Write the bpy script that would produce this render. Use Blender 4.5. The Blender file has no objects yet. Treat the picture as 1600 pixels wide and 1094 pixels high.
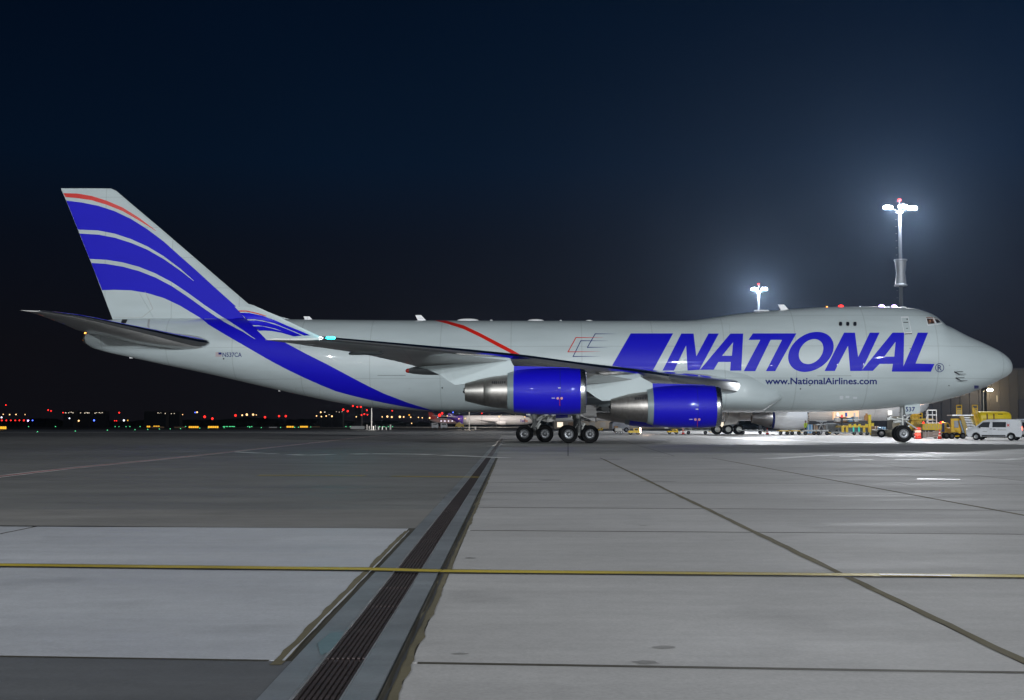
import bpy, bmesh, math, random
from mathutils import Vector, Matrix
from mathutils.bvhtree import BVHTree
from mathutils.geometry import tessellate_polygon
random.seed(7)
R = math.radians
sc = bpy.context.scene
COL = sc.collection

# ------------------------------------------------------------------ camera
F, HOR, CAMH = 2000.0, 664.0, 1.26          # focal length in picture pixels, horizon row, eye height
PITCH = math.atan((HOR-547)/F)
cam_d = bpy.data.cameras.new('camera'); cam = bpy.data.objects.new('camera', cam_d); COL.objects.link(cam)
cam_d.sensor_width = 36.0; cam_d.lens = 36.0*F/1600
cam_d.clip_start = 0.1; cam_d.clip_end = 9000
cam.location = (0, 0, CAMH); cam.rotation_euler = (R(90)+PITCH, 0, 0)
sc.camera = cam

# ------------------------------------------------------------------ world: night sky
w = bpy.data.worlds.new('World'); sc.world = w; w.use_nodes = True
nt = w.node_tree; nt.nodes.clear()
N = nt.nodes.new; L = nt.links.new
tc = N('ShaderNodeTexCoord'); sep = N('ShaderNodeSeparateXYZ'); L(tc.outputs['Generated'], sep.inputs[0])
cr = N('ShaderNodeValToRGB'); L(sep.outputs['Z'], cr.inputs[0])
e = cr.color_ramp.elements
e[0].position = 0.0; e[0].color = (0.0090, 0.0082, 0.0112, 1)
e[1].position = 1.0; e[1].color = (0.0008, 0.0022, 0.0060, 1)
for p, c in ((0.06, (0.0078, 0.0078, 0.0115)), (0.14, (0.0046, 0.0076, 0.0165)), (0.20, (0.0022, 0.0095, 0.0270)), (0.30, (0.0010, 0.0066, 0.0210)), (0.5, (0.0008, 0.0030, 0.0095))):
    k = e.new(p); k.color = (*c, 1)
mr = N('ShaderNodeMapRange'); L(sep.outputs['X'], mr.inputs['Value'])
mr.inputs['From Min'].default_value = -0.6; mr.inputs['From Max'].default_value = 0.9
mr.inputs['To Min'].default_value = 0.35; mr.inputs['To Max'].default_value = 1.45
nz = N('ShaderNodeTexNoise'); nz.inputs['Scale'].default_value = 2.2; nz.inputs['Detail'].default_value = 3
L(tc.outputs['Generated'], nz.inputs['Vector'])
mn = N('ShaderNodeMapRange'); L(nz.outputs['Fac'], mn.inputs['Value'])
mn.inputs['To Min'].default_value = 0.75; mn.inputs['To Max'].default_value = 1.25
mm = N('ShaderNodeMath'); mm.operation = 'MULTIPLY'; L(mr.outputs[0], mm.inputs[0]); L(mn.outputs[0], mm.inputs[1])
bg = N('ShaderNodeBackground'); L(cr.outputs[0], bg.inputs['Color']); L(mm.outputs[0], bg.inputs['Strength'])
wo = N('ShaderNodeOutputWorld'); L(bg.outputs[0], wo.inputs['Surface'])

# ------------------------------------------------------------------ floodlights of the apron on the camera's side
def lamp(name, loc, power, color=(1, 1, 1), radius=0.5, parent=None, spot=None, aim=None, blend=0.6):
    ld = bpy.data.lights.new(name, 'SPOT' if spot else 'POINT'); ld.energy = power; ld.color = color
    ld.shadow_soft_size = radius
    o = bpy.data.objects.new(name, ld); COL.objects.link(o); o.location = loc
    if spot:
        ld.spot_size = R(spot); ld.spot_blend = blend
        o.rotation_euler = (Vector(aim)-Vector(loc)).to_track_quat('-Z', 'Y').to_euler()
    if parent: o.parent = parent
    return o
FLOOD = (0.93, 0.98, 1.0)
for lx, ly, lz, pw in ((-80, -108, 41, 3.4e5), (-32, -118, 41, 2.9e5), (28, -116, 41, 3.5e5), (90, -102, 41, 3.5e5)):
    lamp('apron_floodlight', (lx, ly, lz), pw, FLOOD, 0.9)
for i in range(15):
    lamp('terminal_light', (-70+i*10.5+random.uniform(-4, 4), -60+random.uniform(-8, 8), 9+random.uniform(-0.8, 1.2)), 0.34e4, (1.0, 0.95, 0.9), 0.2)

vs = sc.view_settings; vs.view_transform = 'Standard'; vs.look = 'None'; vs.gamma = 1; vs.use_curve_mapping = False; vs.exposure = 0.0
HAZE = 0.00008
sc.cycles.max_bounces = 6; sc.cycles.volume_bounces = 0; sc.cycles.use_denoising = True
sc.cycles.sample_clamp_indirect = 6

# ------------------------------------------------------------------ materials
MATS = {}
def mat(name, col, rough=0.5, metal=0.0, emit=None, strength=0.0, vary=0.0, vscale=1.0, coat=0.0, bump=0.0, bscale=20.0, stretch=(1, 1, 1), spec=0.5, objvar=0.0, alpha=None):
    if name in MATS: return MATS[name]
    m = bpy.data.materials.new(name); m.use_nodes = True; t = m.node_tree; b = t.nodes['Principled BSDF']
    b.inputs['Base Color'].default_value = (*col, 1); b.inputs['Roughness'].default_value = rough; b.inputs['Metallic'].default_value = metal
    b.inputs['Coat Weight'].default_value = coat; b.inputs['Coat Roughness'].default_value = 0.08
    b.inputs['Specular IOR Level'].default_value = spec
    if emit: b.inputs['Emission Color'].default_value = (*emit, 1); b.inputs['Emission Strength'].default_value = strength
    c = t.nodes.new('ShaderNodeTexCoord'); mp = t.nodes.new('ShaderNodeMapping'); mp.inputs['Scale'].default_value = stretch
    t.links.new(c.outputs['Object'], mp.inputs[0])
    if vary or objvar:
        n = t.nodes.new('ShaderNodeTexNoise'); n.inputs['Scale'].default_value = vscale; n.inputs['Detail'].default_value = 6
        n.inputs['Roughness'].default_value = 0.6
        t.links.new(mp.outputs[0], n.inputs['Vector'])
        r = t.nodes.new('ShaderNodeMapRange'); t.links.new(n.outputs['Fac'], r.inputs['Value'])
        r.inputs['From Min'].default_value = 0.25; r.inputs['From Max'].default_value = 0.75
        r.inputs['To Min'].default_value = 1-vary; r.inputs['To Max'].default_value = 1+vary
        v = t.nodes.new('ShaderNodeVectorMath'); v.operation = 'SCALE'; v.inputs[0].default_value = col
        last = r.outputs[0]
        if objvar:
            oi = t.nodes.new('ShaderNodeObjectInfo'); r2 = t.nodes.new('ShaderNodeMapRange'); t.links.new(oi.outputs['Random'], r2.inputs['Value'])
            r2.inputs['To Min'].default_value = 1-objvar; r2.inputs['To Max'].default_value = 1+objvar
            mu = t.nodes.new('ShaderNodeMath'); mu.operation = 'MULTIPLY'; t.links.new(last, mu.inputs[0]); t.links.new(r2.outputs[0], mu.inputs[1]); last = mu.outputs[0]
        t.links.new(last, v.inputs['Scale']); t.links.new(v.outputs[0], b.inputs['Base Color'])
        rr = t.nodes.new('ShaderNodeMapRange'); t.links.new(n.outputs['Fac'], rr.inputs['Value'])
        rr.inputs['To Min'].default_value = max(0.02, rough-0.12); rr.inputs['To Max'].default_value = min(1, rough+0.12)
        t.links.new(rr.outputs[0], b.inputs['Roughness'])
    if bump:
        n2 = t.nodes.new('ShaderNodeTexNoise'); n2.inputs['Scale'].default_value = bscale; n2.inputs['Detail'].default_value = 8
        t.links.new(mp.outputs[0], n2.inputs['Vector'])
        bp = t.nodes.new('ShaderNodeBump'); bp.inputs['Strength'].default_value = bump; bp.inputs['Distance'].default_value = 0.02
        t.links.new(n2.outputs['Fac'], bp.inputs['Height']); t.links.new(bp.outputs[0], b.inputs['Normal'])
    MATS[name] = m; return m

def concrete(name, col, stain=0.25, objvar=0.06, rough=0.74, joints=False, world=False):
    """weathered concrete: broad stains, faint brushed streaks along x, speckle, wear"""
    m = bpy.data.materials.new(name); m.use_nodes = True; t = m.node_tree; b = t.nodes['Principled BSDF']
    nn = t.nodes.new; ln = t.links.new
    g = nn('ShaderNodeNewGeometry')
    def noise(scale, det, st=(1, 1, 1), ro=0.6):
        mp = nn('ShaderNodeMapping'); mp.inputs['Scale'].default_value = st; ln(g.outputs['Position'], mp.inputs[0])
        n = nn('ShaderNodeTexNoise'); n.inputs['Scale'].default_value = scale; n.inputs['Detail'].default_value = det; n.inputs['Roughness'].default_value = ro
        ln(mp.outputs[0], n.inputs['Vector']); return n.outputs['Fac']
    def rng(s, a, c, lo=0.3, hi=0.7):
        r = nn('ShaderNodeMapRange'); ln(s, r.inputs['Value']); r.inputs['From Min'].default_value = lo; r.inputs['From Max'].default_value = hi
        r.inputs['To Min'].default_value = a; r.inputs['To Max'].default_value = c; return r.outputs[0]
    def mul(a, c):
        q = nn('ShaderNodeMath'); q.operation = 'MULTIPLY'; ln(a, q.inputs[0]); ln(c, q.inputs[1]); return q.outputs[0]
    f = rng(noise(0.35, 5), 1-stain, 1+stain*0.5)
    f = mul(f, rng(noise(1.1, 6, (0.25, 2.2, 1)), 1-stain*0.5, 1+stain*0.5))
    f = mul(f, rng(noise(38, 4), 0.90, 1.10))
    f = mul(f, rng(noise(0.9, 3, (1, 1, 1), 0.4), 0.86, 1.0, 0.26, 0.40))
    f = mul(f, rng(noise(7, 4, (1, 1, 1), 0.7), 0.93, 1.06))
    if objvar:
        oi = nn('ShaderNodeObjectInfo'); f = mul(f, rng(oi.outputs['Random'], 1-objvar, 1+objvar, 0, 1))
    if joints:
        bk = nn('ShaderNodeTexBrick'); mp = nn('ShaderNodeMapping'); ln(g.outputs['Position'], mp.inputs[0]); mp.inputs['Rotation'].default_value = (0, 0, R(2.5))
        ln(mp.outputs[0], bk.inputs['Vector']); bk.offset = 0; bk.inputs['Scale'].default_value = 1
        bk.inputs['Brick Width'].default_value = 4.32; bk.inputs['Row Height'].default_value = 4.32; bk.inputs['Mortar Size'].default_value = 0.035
        bk.inputs['Color1'].default_value = (1, 1, 1, 1); bk.inputs['Color2'].default_value = (0.86, 0.86, 0.86, 1); bk.inputs['Mortar'].default_value = (0.35, 0.33, 0.3, 1)
        f = mul(f, bk.outputs['Color'])
    v = nn('ShaderNodeVectorMath'); v.operation = 'SCALE'; v.inputs[0].default_value = col; ln(f, v.inputs['Scale']); ln(v.outputs[0], b.inputs['Base Color'])
    ln(rng(noise(0.5, 5, (0.3, 1.5, 1)), rough-0.14, rough+0.14), b.inputs['Roughness'])
    bp = nn('ShaderNodeBump'); bp.inputs['Strength'].default_value = 0.35; bp.inputs['Distance'].default_value = 0.004
    ln(noise(60, 6), bp.inputs['Height']); ln(bp.outputs[0], b.inputs['Normal'])
    MATS[name] = m; return m

def aircraft_paint(name, col, rough=0.27, metal=0.0, coat=0.5, grime=0.10, lines=True, spec=0.25):
    m = bpy.data.materials.new(name); m.use_nodes = True; t = m.node_tree; b = t.nodes['Principled BSDF']
    nn = t.nodes.new; ln = t.links.new
    tc = nn('ShaderNodeTexCoord')
    mp = nn('ShaderNodeMapping'); mp.inputs['Scale'].default_value = (0.25, 1, 1.2); ln(tc.outputs['Object'], mp.inputs[0])
    n = nn('ShaderNodeTexNoise'); n.inputs['Scale'].default_value = 0.6; n.inputs['Detail'].default_value = 8; ln(mp.outputs[0], n.inputs['Vector'])
    r = nn('ShaderNodeMapRange'); ln(n.outputs['Fac'], r.inputs['Value']); r.inputs['From Min'].default_value = .3; r.inputs['From Max'].default_value = .7
    r.inputs['To Min'].default_value = 1-grime; r.inputs['To Max'].default_value = 1+grime*0.3
    v = nn('ShaderNodeVectorMath'); v.operation = 'SCALE'; v.inputs[0].default_value = col; fac = r.outputs[0]
    if lines:
        # skin joints: thin seams every few metres along the body and between the longerons
        sx = nn('ShaderNodeSeparateXYZ'); ln(tc.outputs['Object'], sx.inputs[0])
        def seam(sock, period, width):
            a = nn('ShaderNodeMath'); a.operation = 'PINGPONG'; ln(sock, a.inputs[0]); a.inputs[1].default_value = period/2
            c = nn('ShaderNodeMath'); c.operation = 'GREATER_THAN'; ln(a.outputs[0], c.inputs[0]); c.inputs[1].default_value = width
            d = nn('ShaderNodeMapRange'); ln(c.outputs[0], d.inputs['Value']); d.inputs['To Min'].default_value = 0.82; d.inputs['To Max'].default_value = 1; return d.outputs[0]
        for s_, p_, w_ in ((sx.outputs['X'], 5.1, 0.034), (sx.outputs['Z'], 2.3, 0.024)):
            q = nn('ShaderNodeMath'); q.operation = 'MULTIPLY'; ln(fac, q.inputs[0]); ln(seam(s_, p_, w_), q.inputs[1]); fac = q.outputs[0]
    ln(fac, v.inputs['Scale']); ln(v.outputs[0], b.inputs['Base Color'])
    b.inputs['Roughness'].default_value = rough; b.inputs['Metallic'].default_value = metal
    b.inputs['Specular IOR Level'].default_value = spec
    b.inputs['Coat Weight'].default_value = coat; b.inputs['Coat Roughness'].default_value = 0.025
    n3 = nn('ShaderNodeTexNoise'); n3.inputs['Scale'].default_value = 1.6; n3.inputs['Detail'].default_value = 2; ln(tc.outputs['Object'], n3.inputs['Vector'])
    bp = nn('ShaderNodeBump'); bp.inputs['Strength'].default_value = 0.15; bp.inputs['Distance'].default_value = 0.010
    ln(n3.outputs['Fac'], bp.inputs['Height']); ln(bp.outputs[0], b.inputs['Normal']); ln(bp.outputs[0], b.inputs['Coat Normal'])
    MATS[name] = m; return m

P_WHITE = aircraft_paint('white_paint', (0.49, 0.555, 0.575), 0.40, coat=0.85, grime=0.14, spec=0.55)
P_WING = aircraft_paint('wing_paint', (0.64, 0.63, 0.62), 0.34, grime=0.3)
P_BLUE = aircraft_paint('blue_paint', (0.005, 0.002, 0.50), 0.5, coat=0.6, grime=0.05, lines=False)
P_BLUE_MATT = aircraft_paint('blue_tail_paint', (0.005, 0.002, 0.50), 0.6, coat=0.0, grime=0.06, lines=False)
P_NAVY = aircraft_paint('navy_print', (0.01, 0.02, 0.16), 0.3, lines=False)
P_RED = aircraft_paint('red_paint', (0.60, 0.015, 0.008), 0.3, lines=False)
P_STRIPE = aircraft_paint('stripe_paint', (0.48, 0.545, 0.56), 0.48, coat=0.45, lines=False)
P_FIN = aircraft_paint('fin_paint', (0.48, 0.545, 0.56), 0.6, coat=0.0, grime=0.12)
P_WHITE2 = aircraft_paint('bright_white_paint', (0.80, 0.80, 0.82), 0.3)
M_CHROME = mat('polished_metal', (0.80, 0.81, 0.83), 0.16, 1.0, vary=0.06, vscale=2)
M_LIP = mat('inlet_lip_metal', (0.62, 0.64, 0.66), 0.28, 1.0, vary=0.1, vscale=3)
M_NOZ = mat('nozzle_metal', (0.36, 0.34, 0.32), 0.42, 1.0, vary=0.18, vscale=3, stretch=(2, 1, 1))
M_DARK = mat('dark_metal', (0.045, 0.046, 0.05), 0.5, 0.4, vary=0.2, vscale=4)
M_BLACK = mat('black_void', (0.006, 0.006, 0.007), 0.7)
M_STRUT = mat('gear_grey', (0.34, 0.35, 0.35), 0.4, 0.1, vary=0.2, vscale=5)
M_OLEO = mat('oleo_metal', (0.7, 0.7, 0.7), 0.18, 1.0)
M_TYRE = mat('tyre_rubber', (0.006, 0.006, 0.007), 0.7, vary=0.3, vscale=6, spec=0.2)
M_RIM = mat('wheel_rim', (0.33, 0.34, 0.36), 0.35, 0.6, vary=0.15, vscale=8)
M_GREY = mat('grey_ring', (0.20, 0.25, 0.26), 0.4, 0.1, vary=0.1)
M_GLASS = mat('dark_glass', (0.008, 0.010, 0.014), 0.06, 0.0, coat=1.0)
M_YEL = mat('yellow_paint', (0.85, 0.55, 0.01), 0.38, vary=0.18, vscale=2.5)
M_YEL2 = mat('bright_yellow_sheet', (0.80, 0.60, 0.01), 0.42, vary=0.08, vscale=1.5)
M_VAN = mat('van_white', (0.62, 0.64, 0.68), 0.28, coat=0.6, vary=0.04)
M_PLASTIC = mat('black_plastic', (0.02, 0.02, 0.022), 0.55)
M_STEEL = mat('galvanised_steel', (0.45, 0.46, 0.48), 0.42, 0.7, vary=0.2, vscale=4)
M_ALU = mat('aluminium', (0.72, 0.73, 0.76), 0.3, 0.8)
M_RED = mat('red_plastic', (0.62, 0.025, 0.012), 0.45, vary=0.1)
M_WHITE = mat('white_plastic', (0.75, 0.74, 0.72), 0.5)
M_BEIGE = mat('beige_paint', (0.36, 0.34, 0.29), 0.5, vary=0.12)
M_BLUEP = mat('blue_panel', (0.02, 0.09, 0.42), 0.5)
M_SKIN = mat('skin', (0.45, 0.24, 0.16), 0.55)
M_HIVIS = mat('hi_vis_cloth', (0.62, 0.80, 0.03), 0.7, vary=0.1, vscale=9)
M_CLOTH = mat('dark_cloth', (0.02, 0.025, 0.045), 0.8, vary=0.2, vscale=9)
M_BOX = mat('cardboard', (0.36, 0.22, 0.12), 0.8, vary=0.2)
M_TARP = mat('blue_tarp', (0.10, 0.28, 0.50), 0.4, vary=0.2)
M_BRAKE = mat('pale_metal', (0.55, 0.56, 0.55), 0.45, 0.3, vary=0.15, vscale=6)
def glow(name, col, s): return mat(name, col, 0.5, emit=col, strength=s)
G_WHITE = glow('lamp_white', (0.85, 0.88, 1.0), 2.5)
G_WARM = glow('lamp_warm', (1.0, 0.60, 0.26), 2.4)
G_PALE = glow('window_glow', (1.0, 0.86, 0.66), 1.1)
G_RED = glow('lamp_red', (1.0, 0.025, 0.02), 2.6)
G_ORANGE = glow('lamp_orange', (1.0, 0.30, 0.05), 5)
G_YEL = glow('sign_yellow', (1.0, 0.50, 0.03), 1.15)
G_GREEN = glow('lamp_green', (0.12, 0.95, 0.38), 1.7)
G_BLUE = glow('lamp_blue', (0.06, 0.12, 1.0), 5)
G_CYAN = glow('lamp_cyan', (0.02, 0.85, 0.95), 9)
G_VIOLET = glow('lamp_violet', (0.55, 0.40, 1.0), 6)

# ------------------------------------------------------------------ object helpers
def tag(o, label=None, cat=None, group=None, kind=None):
    if label: o['label'] = label
    if cat: o['category'] = cat
    if group: o['group'] = group
    if kind: o['kind'] = kind
    return o
def empty(name, loc=(0, 0, 0), rz=0.0, label=None, cat=None, group=None):
    o = bpy.data.objects.new(name, None); COL.objects.link(o); o.location = loc; o.rotation_euler = (0, 0, rz); o.empty_display_size = 0.3
    return tag(o, label, cat, group)
def mesh_obj(name, verts, faces, m, parent=None, smooth=False, normals=None):
    me = bpy.data.meshes.new(name); me.from_pydata([tuple(v) for v in verts], [], faces); me.update()
    if m is not None:
        for q in (m if isinstance(m, (list, tuple)) else [m]): me.materials.append(q)
    if smooth: me.polygons.foreach_set('use_smooth', [True]*len(me.polygons))
    if normals: me.normals_split_custom_set_from_vertices([tuple(n) for n in normals])
    o = bpy.data.objects.new(name, me); COL.objects.link(o)
    if parent: o.parent = parent
    return o
class MB:
    """collects boxes, tubes, lathes into one mesh"""
    def __init__(s): s.v = []; s.f = []
    def add(s, v, f):
        b = len(s.v); s.v += [Vector(p) for p in v]; s.f += [[i+b for i in q] for q in f]; return s
    def box(s, c, d, rz=0.0, rx=0.0, ry=0.0, bev=0.0):
        x, y, z = d[0]/2, d[1]/2, d[2]/2; M = Matrix.Rotation(rz, 3, 'Z') @ Matrix.Rotation(ry, 3, 'Y') @ Matrix.Rotation(rx, 3, 'X')
        if bev <= 0:
            P = [(-x, -y, -z), (x, -y, -z), (x, y, -z), (-x, y, -z), (-x, -y, z), (x, -y, z), (x, y, z), (-x, y, z)]
            Fq = [(3, 2, 1, 0), (4, 5, 6, 7), (0, 1, 5, 4), (1, 2, 6, 5), (2, 3, 7, 6), (3, 0, 4, 7)]
        else:
            P = []; 
            for zz, k in ((-z, bev), (-z+bev, 0), (z-bev, 0), (z, bev)):
                P += [(-x+k, -y+k, zz), (x-k, -y+k, zz), (x-k, y-k, zz), (-x+k, y-k, zz)]
            Fq = [(3, 2, 1, 0), (12, 13, 14, 15)]
            for l in range(3):
                for i in range(4): Fq.append((l*4+i, l*4+(i+1) % 4, l*4+4+(i+1) % 4, l*4+4+i))
        return s.add([Vector(c)+M @ Vector(p) for p in P], Fq)
    def tube(s, p, q, r, r2=None, n=10, caps=True):
        p, q = Vector(p), Vector(q); r2 = r if r2 is None else r2; d = (q-p).normalized()
        a = d.orthogonal().normalized(); b = d.cross(a); V = []
        for c, rr in ((p, r), (q, r2)):
            for i in range(n):
                t = 2*math.pi*i/n; V.append(c+a*(rr*math.cos(t))+b*(rr*math.sin(t)))
        Fq = [(i, (i+1) % n, n+(i+1) % n, n+i) for i in range(n)]
        if caps: Fq += [tuple(range(n))[::-1], tuple(range(n, 2*n))]
        return s.add(V, Fq)
    def lathe(s, prof, c, axis='y', n=28, close=False):
        """prof = [(radius, along)]"""
        V = []; m_ = len(prof)
        for i in range(n):
            t = 2*math.pi*i/n; co, si = math.cos(t), math.sin(t)
            for r, a in prof:
                V.append(Vector(c)+Vector({'y': (r*co, a, r*si), 'x': (a, r*co, r*si), 'z': (r*co, r*si, a)}[axis]))
        Fq = []
        for i in range(n):
            j = (i+1) % n
            for k in range(m_-1 if not close else m_):
                k2 = (k+1) % m_
                Fq.append((i*m_+k, i*m_+k2, j*m_+k2, j*m_+k))
        return s.add(V, Fq)
    def prism(s, poly, c, d, axis='y'):
        """poly in the plane across axis, extruded d both ways"""
        V = []
        for sgn in (-1, 1):
            for a, b in poly: V.append(Vector(c)+Vector({'y': (a, sgn*d, b), 'x': (sgn*d, a, b), 'z': (a, b, sgn*d)}[axis]))
        n = len(poly); Fq = [tuple(range(n)), tuple(range(n, 2*n))[::-1]]
        Fq += [(i, n+i, n+(i+1) % n, (i+1) % n) for i in range(n)]
        return s.add(V, Fq)
    def build(s, name, m, parent=None, smooth=False, kind=None, recalc=True):
        o = mesh_obj(name, s.v, s.f, m, parent)
        if recalc:
            bm = bmesh.new(); bm.from_mesh(o.data); bmesh.ops.recalc_face_normals(bm, faces=bm.faces); bm.to_mesh(o.data); bm.free()
        if smooth:
            o.data.polygons.foreach_set('use_smooth', [True]*len(o.data.polygons))
            o.data.set_sharp_from_angle(angle=R(38))
        if kind: o['kind'] = kind
        return o
def copy_tree(o, parent=None):
    c = o.copy(); COL.objects.link(c)
    if parent: c.parent = parent
    for ch in list(o.children): copy_tree(ch, c)
    return c
def pchip(xs, ys):
    n = len(xs); h = [xs[i+1]-xs[i] for i in range(n-1)]; d = [(ys[i+1]-ys[i])/h[i] for i in range(n-1)]; m = [0]*n
    m[0] = d[0]; m[-1] = d[-1]
    for i in range(1, n-1):
        m[i] = 0 if d[i-1]*d[i] <= 0 else (h[i-1]+h[i])*3/((2*h[i]+h[i-1])/d[i-1]+(h[i]+2*h[i-1])/d[i])
    def f(x):
        if x <= xs[0]: return ys[0]
        if x >= xs[-1]: return ys[-1]
        i = max(k for k in range(n-1) if xs[k] <= x); t = (x-xs[i])/h[i]
        return ((1+2*t)*(1-t)**2*ys[i] + t*(1-t)**2*h[i]*m[i] + t*t*(3-2*t)*ys[i+1] + t*t*(t-1)*h[i]*m[i+1])
    return f

# ------------------------------------------------------------------ ground
M_CONC = concrete('slab_concrete', (0.40, 0.39, 0.39), 0.14)
M_PATCH = concrete('pale_slab_concrete', (0.47, 0.48, 0.515), 0.12, rough=0.55)
M_FARC = concrete('far_concrete', (0.42, 0.415, 0.40), 0.22, 0, rough=0.62, joints=True)
M_ASPH = concrete('asphalt', (0.185, 0.185, 0.183), 0.18, 0, rough=0.62)
M_ASPH2 = concrete('worn_asphalt', (0.215, 0.207, 0.20), 0.2, 0, rough=0.7)
M_ASPH3 = concrete('new_asphalt', (0.105, 0.11, 0.12), 0.2, 0, rough=0.7)
M_JOINT = concrete('joint_sealant', (0.055, 0.048, 0.032), 0.3, 0, rough=0.7)
M_KERB = concrete('drain_concrete', (0.22, 0.24, 0.262), 0.3, 0, rough=0.42)
M_BROWN = concrete('brown_sealant', (0.125, 0.105, 0.055), 0.35, 0, rough=0.84)
M_OIL = concrete('oil_stain', (0.24, 0.235, 0.23), 0.3, 0, rough=0.74)
M_SKID = concrete('rubber_trace', (0.325, 0.320, 0.325), 0.14, 0)
M_GRATE = mat('grate_iron', (0.060, 0.045, 0.045), 0.55, 0.5, vary=0.3, vscale=8)
M_GRASS = mat('night_grass', (0.012, 0.018, 0.008), 0.95, vary=0.4, vscale=0.05)
M_YLINE = concrete('yellow_marking', (0.55, 0.42, 0.05), 0.45, 0, rough=0.5)
M_WLINE = concrete('white_marking', (0.82, 0.82, 0.80), 0.2, 0, rough=0.5)
M_BLINE = concrete('black_marking', (0.035, 0.036, 0.04), 0.3, 0, rough=0.6)
M_RLINE = concrete('red_marking', (0.40, 0.17, 0.18), 0.3, 0, rough=0.6)

def GP(px, py):      # ground point seen at a picture position
    Y = F*CAMH/(py-HOR); return ((px-800)*Y/F, Y)
def sheet(name, pts, z, m, kind='structure', parent=None):
    o = mesh_obj(name, [(x, y, z) for x, y in pts], [tuple(range(len(pts)))], m, parent)
    if o.data.polygons[0].normal.z < 0: o.data.flip_normals()
    if kind: o['kind'] = kind
    return o
sheet('ground', [(-4000, -600), (4000, -600), (4000, 5000), (-4000, 5000)], -0.06, M_GRASS)
def AX(x0, Y): return x0 + 0.0155*Y          # long joints drift a little to the right with distance
YJ = [2.55+4.27*k for k in range(0, 12)]      # cross joints on the centre line
def JY(k, X): return YJ[k] - 0.085*X
EDGE = 49.5
# joint bed under the slabs
bed = sheet('apron_joint_bed', [(-0.62, -2), (60, -2), (60, EDGE), (-0.62, EDGE)], -0.0035, M_JOINT)
bed2 = sheet('apron_joint_bed', [(-40, 5), (-1.17, 5), (-1.17, 17), (-40, 17)], -0.0035, M_JOINT)
def slab(quad, m, parent, name='slab', share=None):
    """quad: four ground corners counterclockwise from near-left; a small chamfer all round"""
    c = sum((Vector((x, y, 0)) for x, y in quad), Vector())/4
    if share: me = share
    else:
        b = []; q = [Vector((x, y, 0))-c for x, y in quad]
        V = [v+Vector((0, 0, -0.03)) for v in q] + [v+Vector((0, 0, -0.0015)) for v in q]
        for i in range(4):
            d1 = (q[(i+1) % 4]-q[i]).normalized(); d2 = (q[i-1]-q[i]).normalized(); V.append(q[i]+(d1+d2)*0.004)
        Fq = [(8, 9, 10, 11)] + [(i, (i+1) % 4, 4+(i+1) % 4, 4+i) for i in range(4)] + [(4+i, 4+(i+1) % 4, 8+(i+1) % 4, 8+i) for i in range(4)]
        me = bpy.data.meshes.new(name); me.from_pydata([tuple(v) for v in V], [], Fq); me.update(); me.materials.append(m)
    o = bpy.data.objects.new(name, me); COL.objects.link(o); o.location = c; o.parent = parent
    return o, me
apron = sheet('concrete_apron', [(-400, EDGE+0.012), (400, EDGE+0.012), (400, 345), (-400, 345)], -0.0045, M_FARC)
# everything beside and behind the jointed field
sheet('apron', [(60.01, -300), (400, -300), (400, EDGE), (60.01, EDGE)], -0.004, M_FARC)
sheet('apron', [(-400, -300), (60, -300), (60, -2.05), (-400, -2.05)], -0.004, M_FARC)
cols0 = [2.62+4.24*i for i in range(0, 9)]
share = None
GL, GT = 0.028, 0.013
def xat(x0, k, ):   # crossing of long joint x0 with cross joint k
    Y = YJ[k]
    for _ in range(4): Y = JY(k, AX(x0, Y))
    return AX(x0, Y), Y
for k in range(-1, len(YJ)-1):
    for ci in range(-1, 7):
        if k < 0 : continue
        x0, x1 = (None, cols0[0]) if ci < 0 else (cols0[ci], cols0[ci+1])
        if ci >= 0:
            if xat(x0, k+1)[0] > 0.45*YJ[k+1]+3: continue
            (ax, ay), (bx, by) = xat(x0, k), xat(x1, k); (dx, dy), (cx, cy) = xat(x0, k+1), xat(x1, k+1)
        else:
            ax = dx = -0.535; ay = JY(k, ax); dy = JY(k+1, dx); (bx, by) = xat(x1, k); (cx, cy) = xat(x1, k+1); ax -= GL; dx -= GL
        quad = [(ax+GL, ay+GT), (bx-GL, by+GT), (cx-GL, cy-GT), (dx+GL, dy-GT)]
        if ci >= 0: o, share = slab(quad, M_CONC, apron, share=share)
        else: slab(quad, M_CONC, apron)
sheet('apron', [(-0.60, -2.05), (60, -2.05), (60, JY(0, 60)-0.02), (-0.60, JY(0, -0.6)-0.02)], -0.001, M_CONC)
sheet('apron', [(-0.60, JY(11, -0.6)+0.02), (60, JY(11, 60)+0.02), (60, EDGE+2.5), (-0.60, EDGE+2.5)], -0.0005, M_CONC)
# far-right part of the field beyond the last slab column
# left side: asphalt with a two-slab-deep concrete patch
asphalt = sheet('asphalt_taxiway', [(-300, 19.2), (-1.17, 19.2), (-1.17, 148), (-14, 148), (-40, 205), (-300, 190)], 0.0, M_ASPH)
sheet('asphalt_strip', [(-60, JY(3, -60)+0.25), (-1.17, JY(3, -1.17)+0.25), (-1.17, 19.2), (-60, 19.2)], 0.0, M_ASPH2)
sheet('asphalt_strip', [(-60, -2.05), (-1.17, -2.05), (-1.17, JY(1, -1.17)), (-60, JY(1, -60))], 0.0, M_ASPH3)
lefts = [None, -6.17, -10.4, -14.6, -18.9, -23.1, -27.3]
for k in (1, 2):
    for i in range(6):
        x1, x0 = lefts[i], lefts[i+1]
        (ax, ay), (dx, dy) = xat(x0, k), xat(x0, k+1)
        if x1 is None: bx = -1.262; by = JY(k, bx); cx = -1.262; cy = JY(k+1, cx); bx += GL; cx += GL
        else: (bx, by), (cx, cy) = xat(x1, k), xat(x1, k+1)
        t = 0.23 if k == 2 else -GT
        slab([(ax+GL, ay+GT), (bx-GL, by+GT), (cx-GL, cy+t), (dx+GL, dy+t)], M_PATCH, apron)
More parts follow.
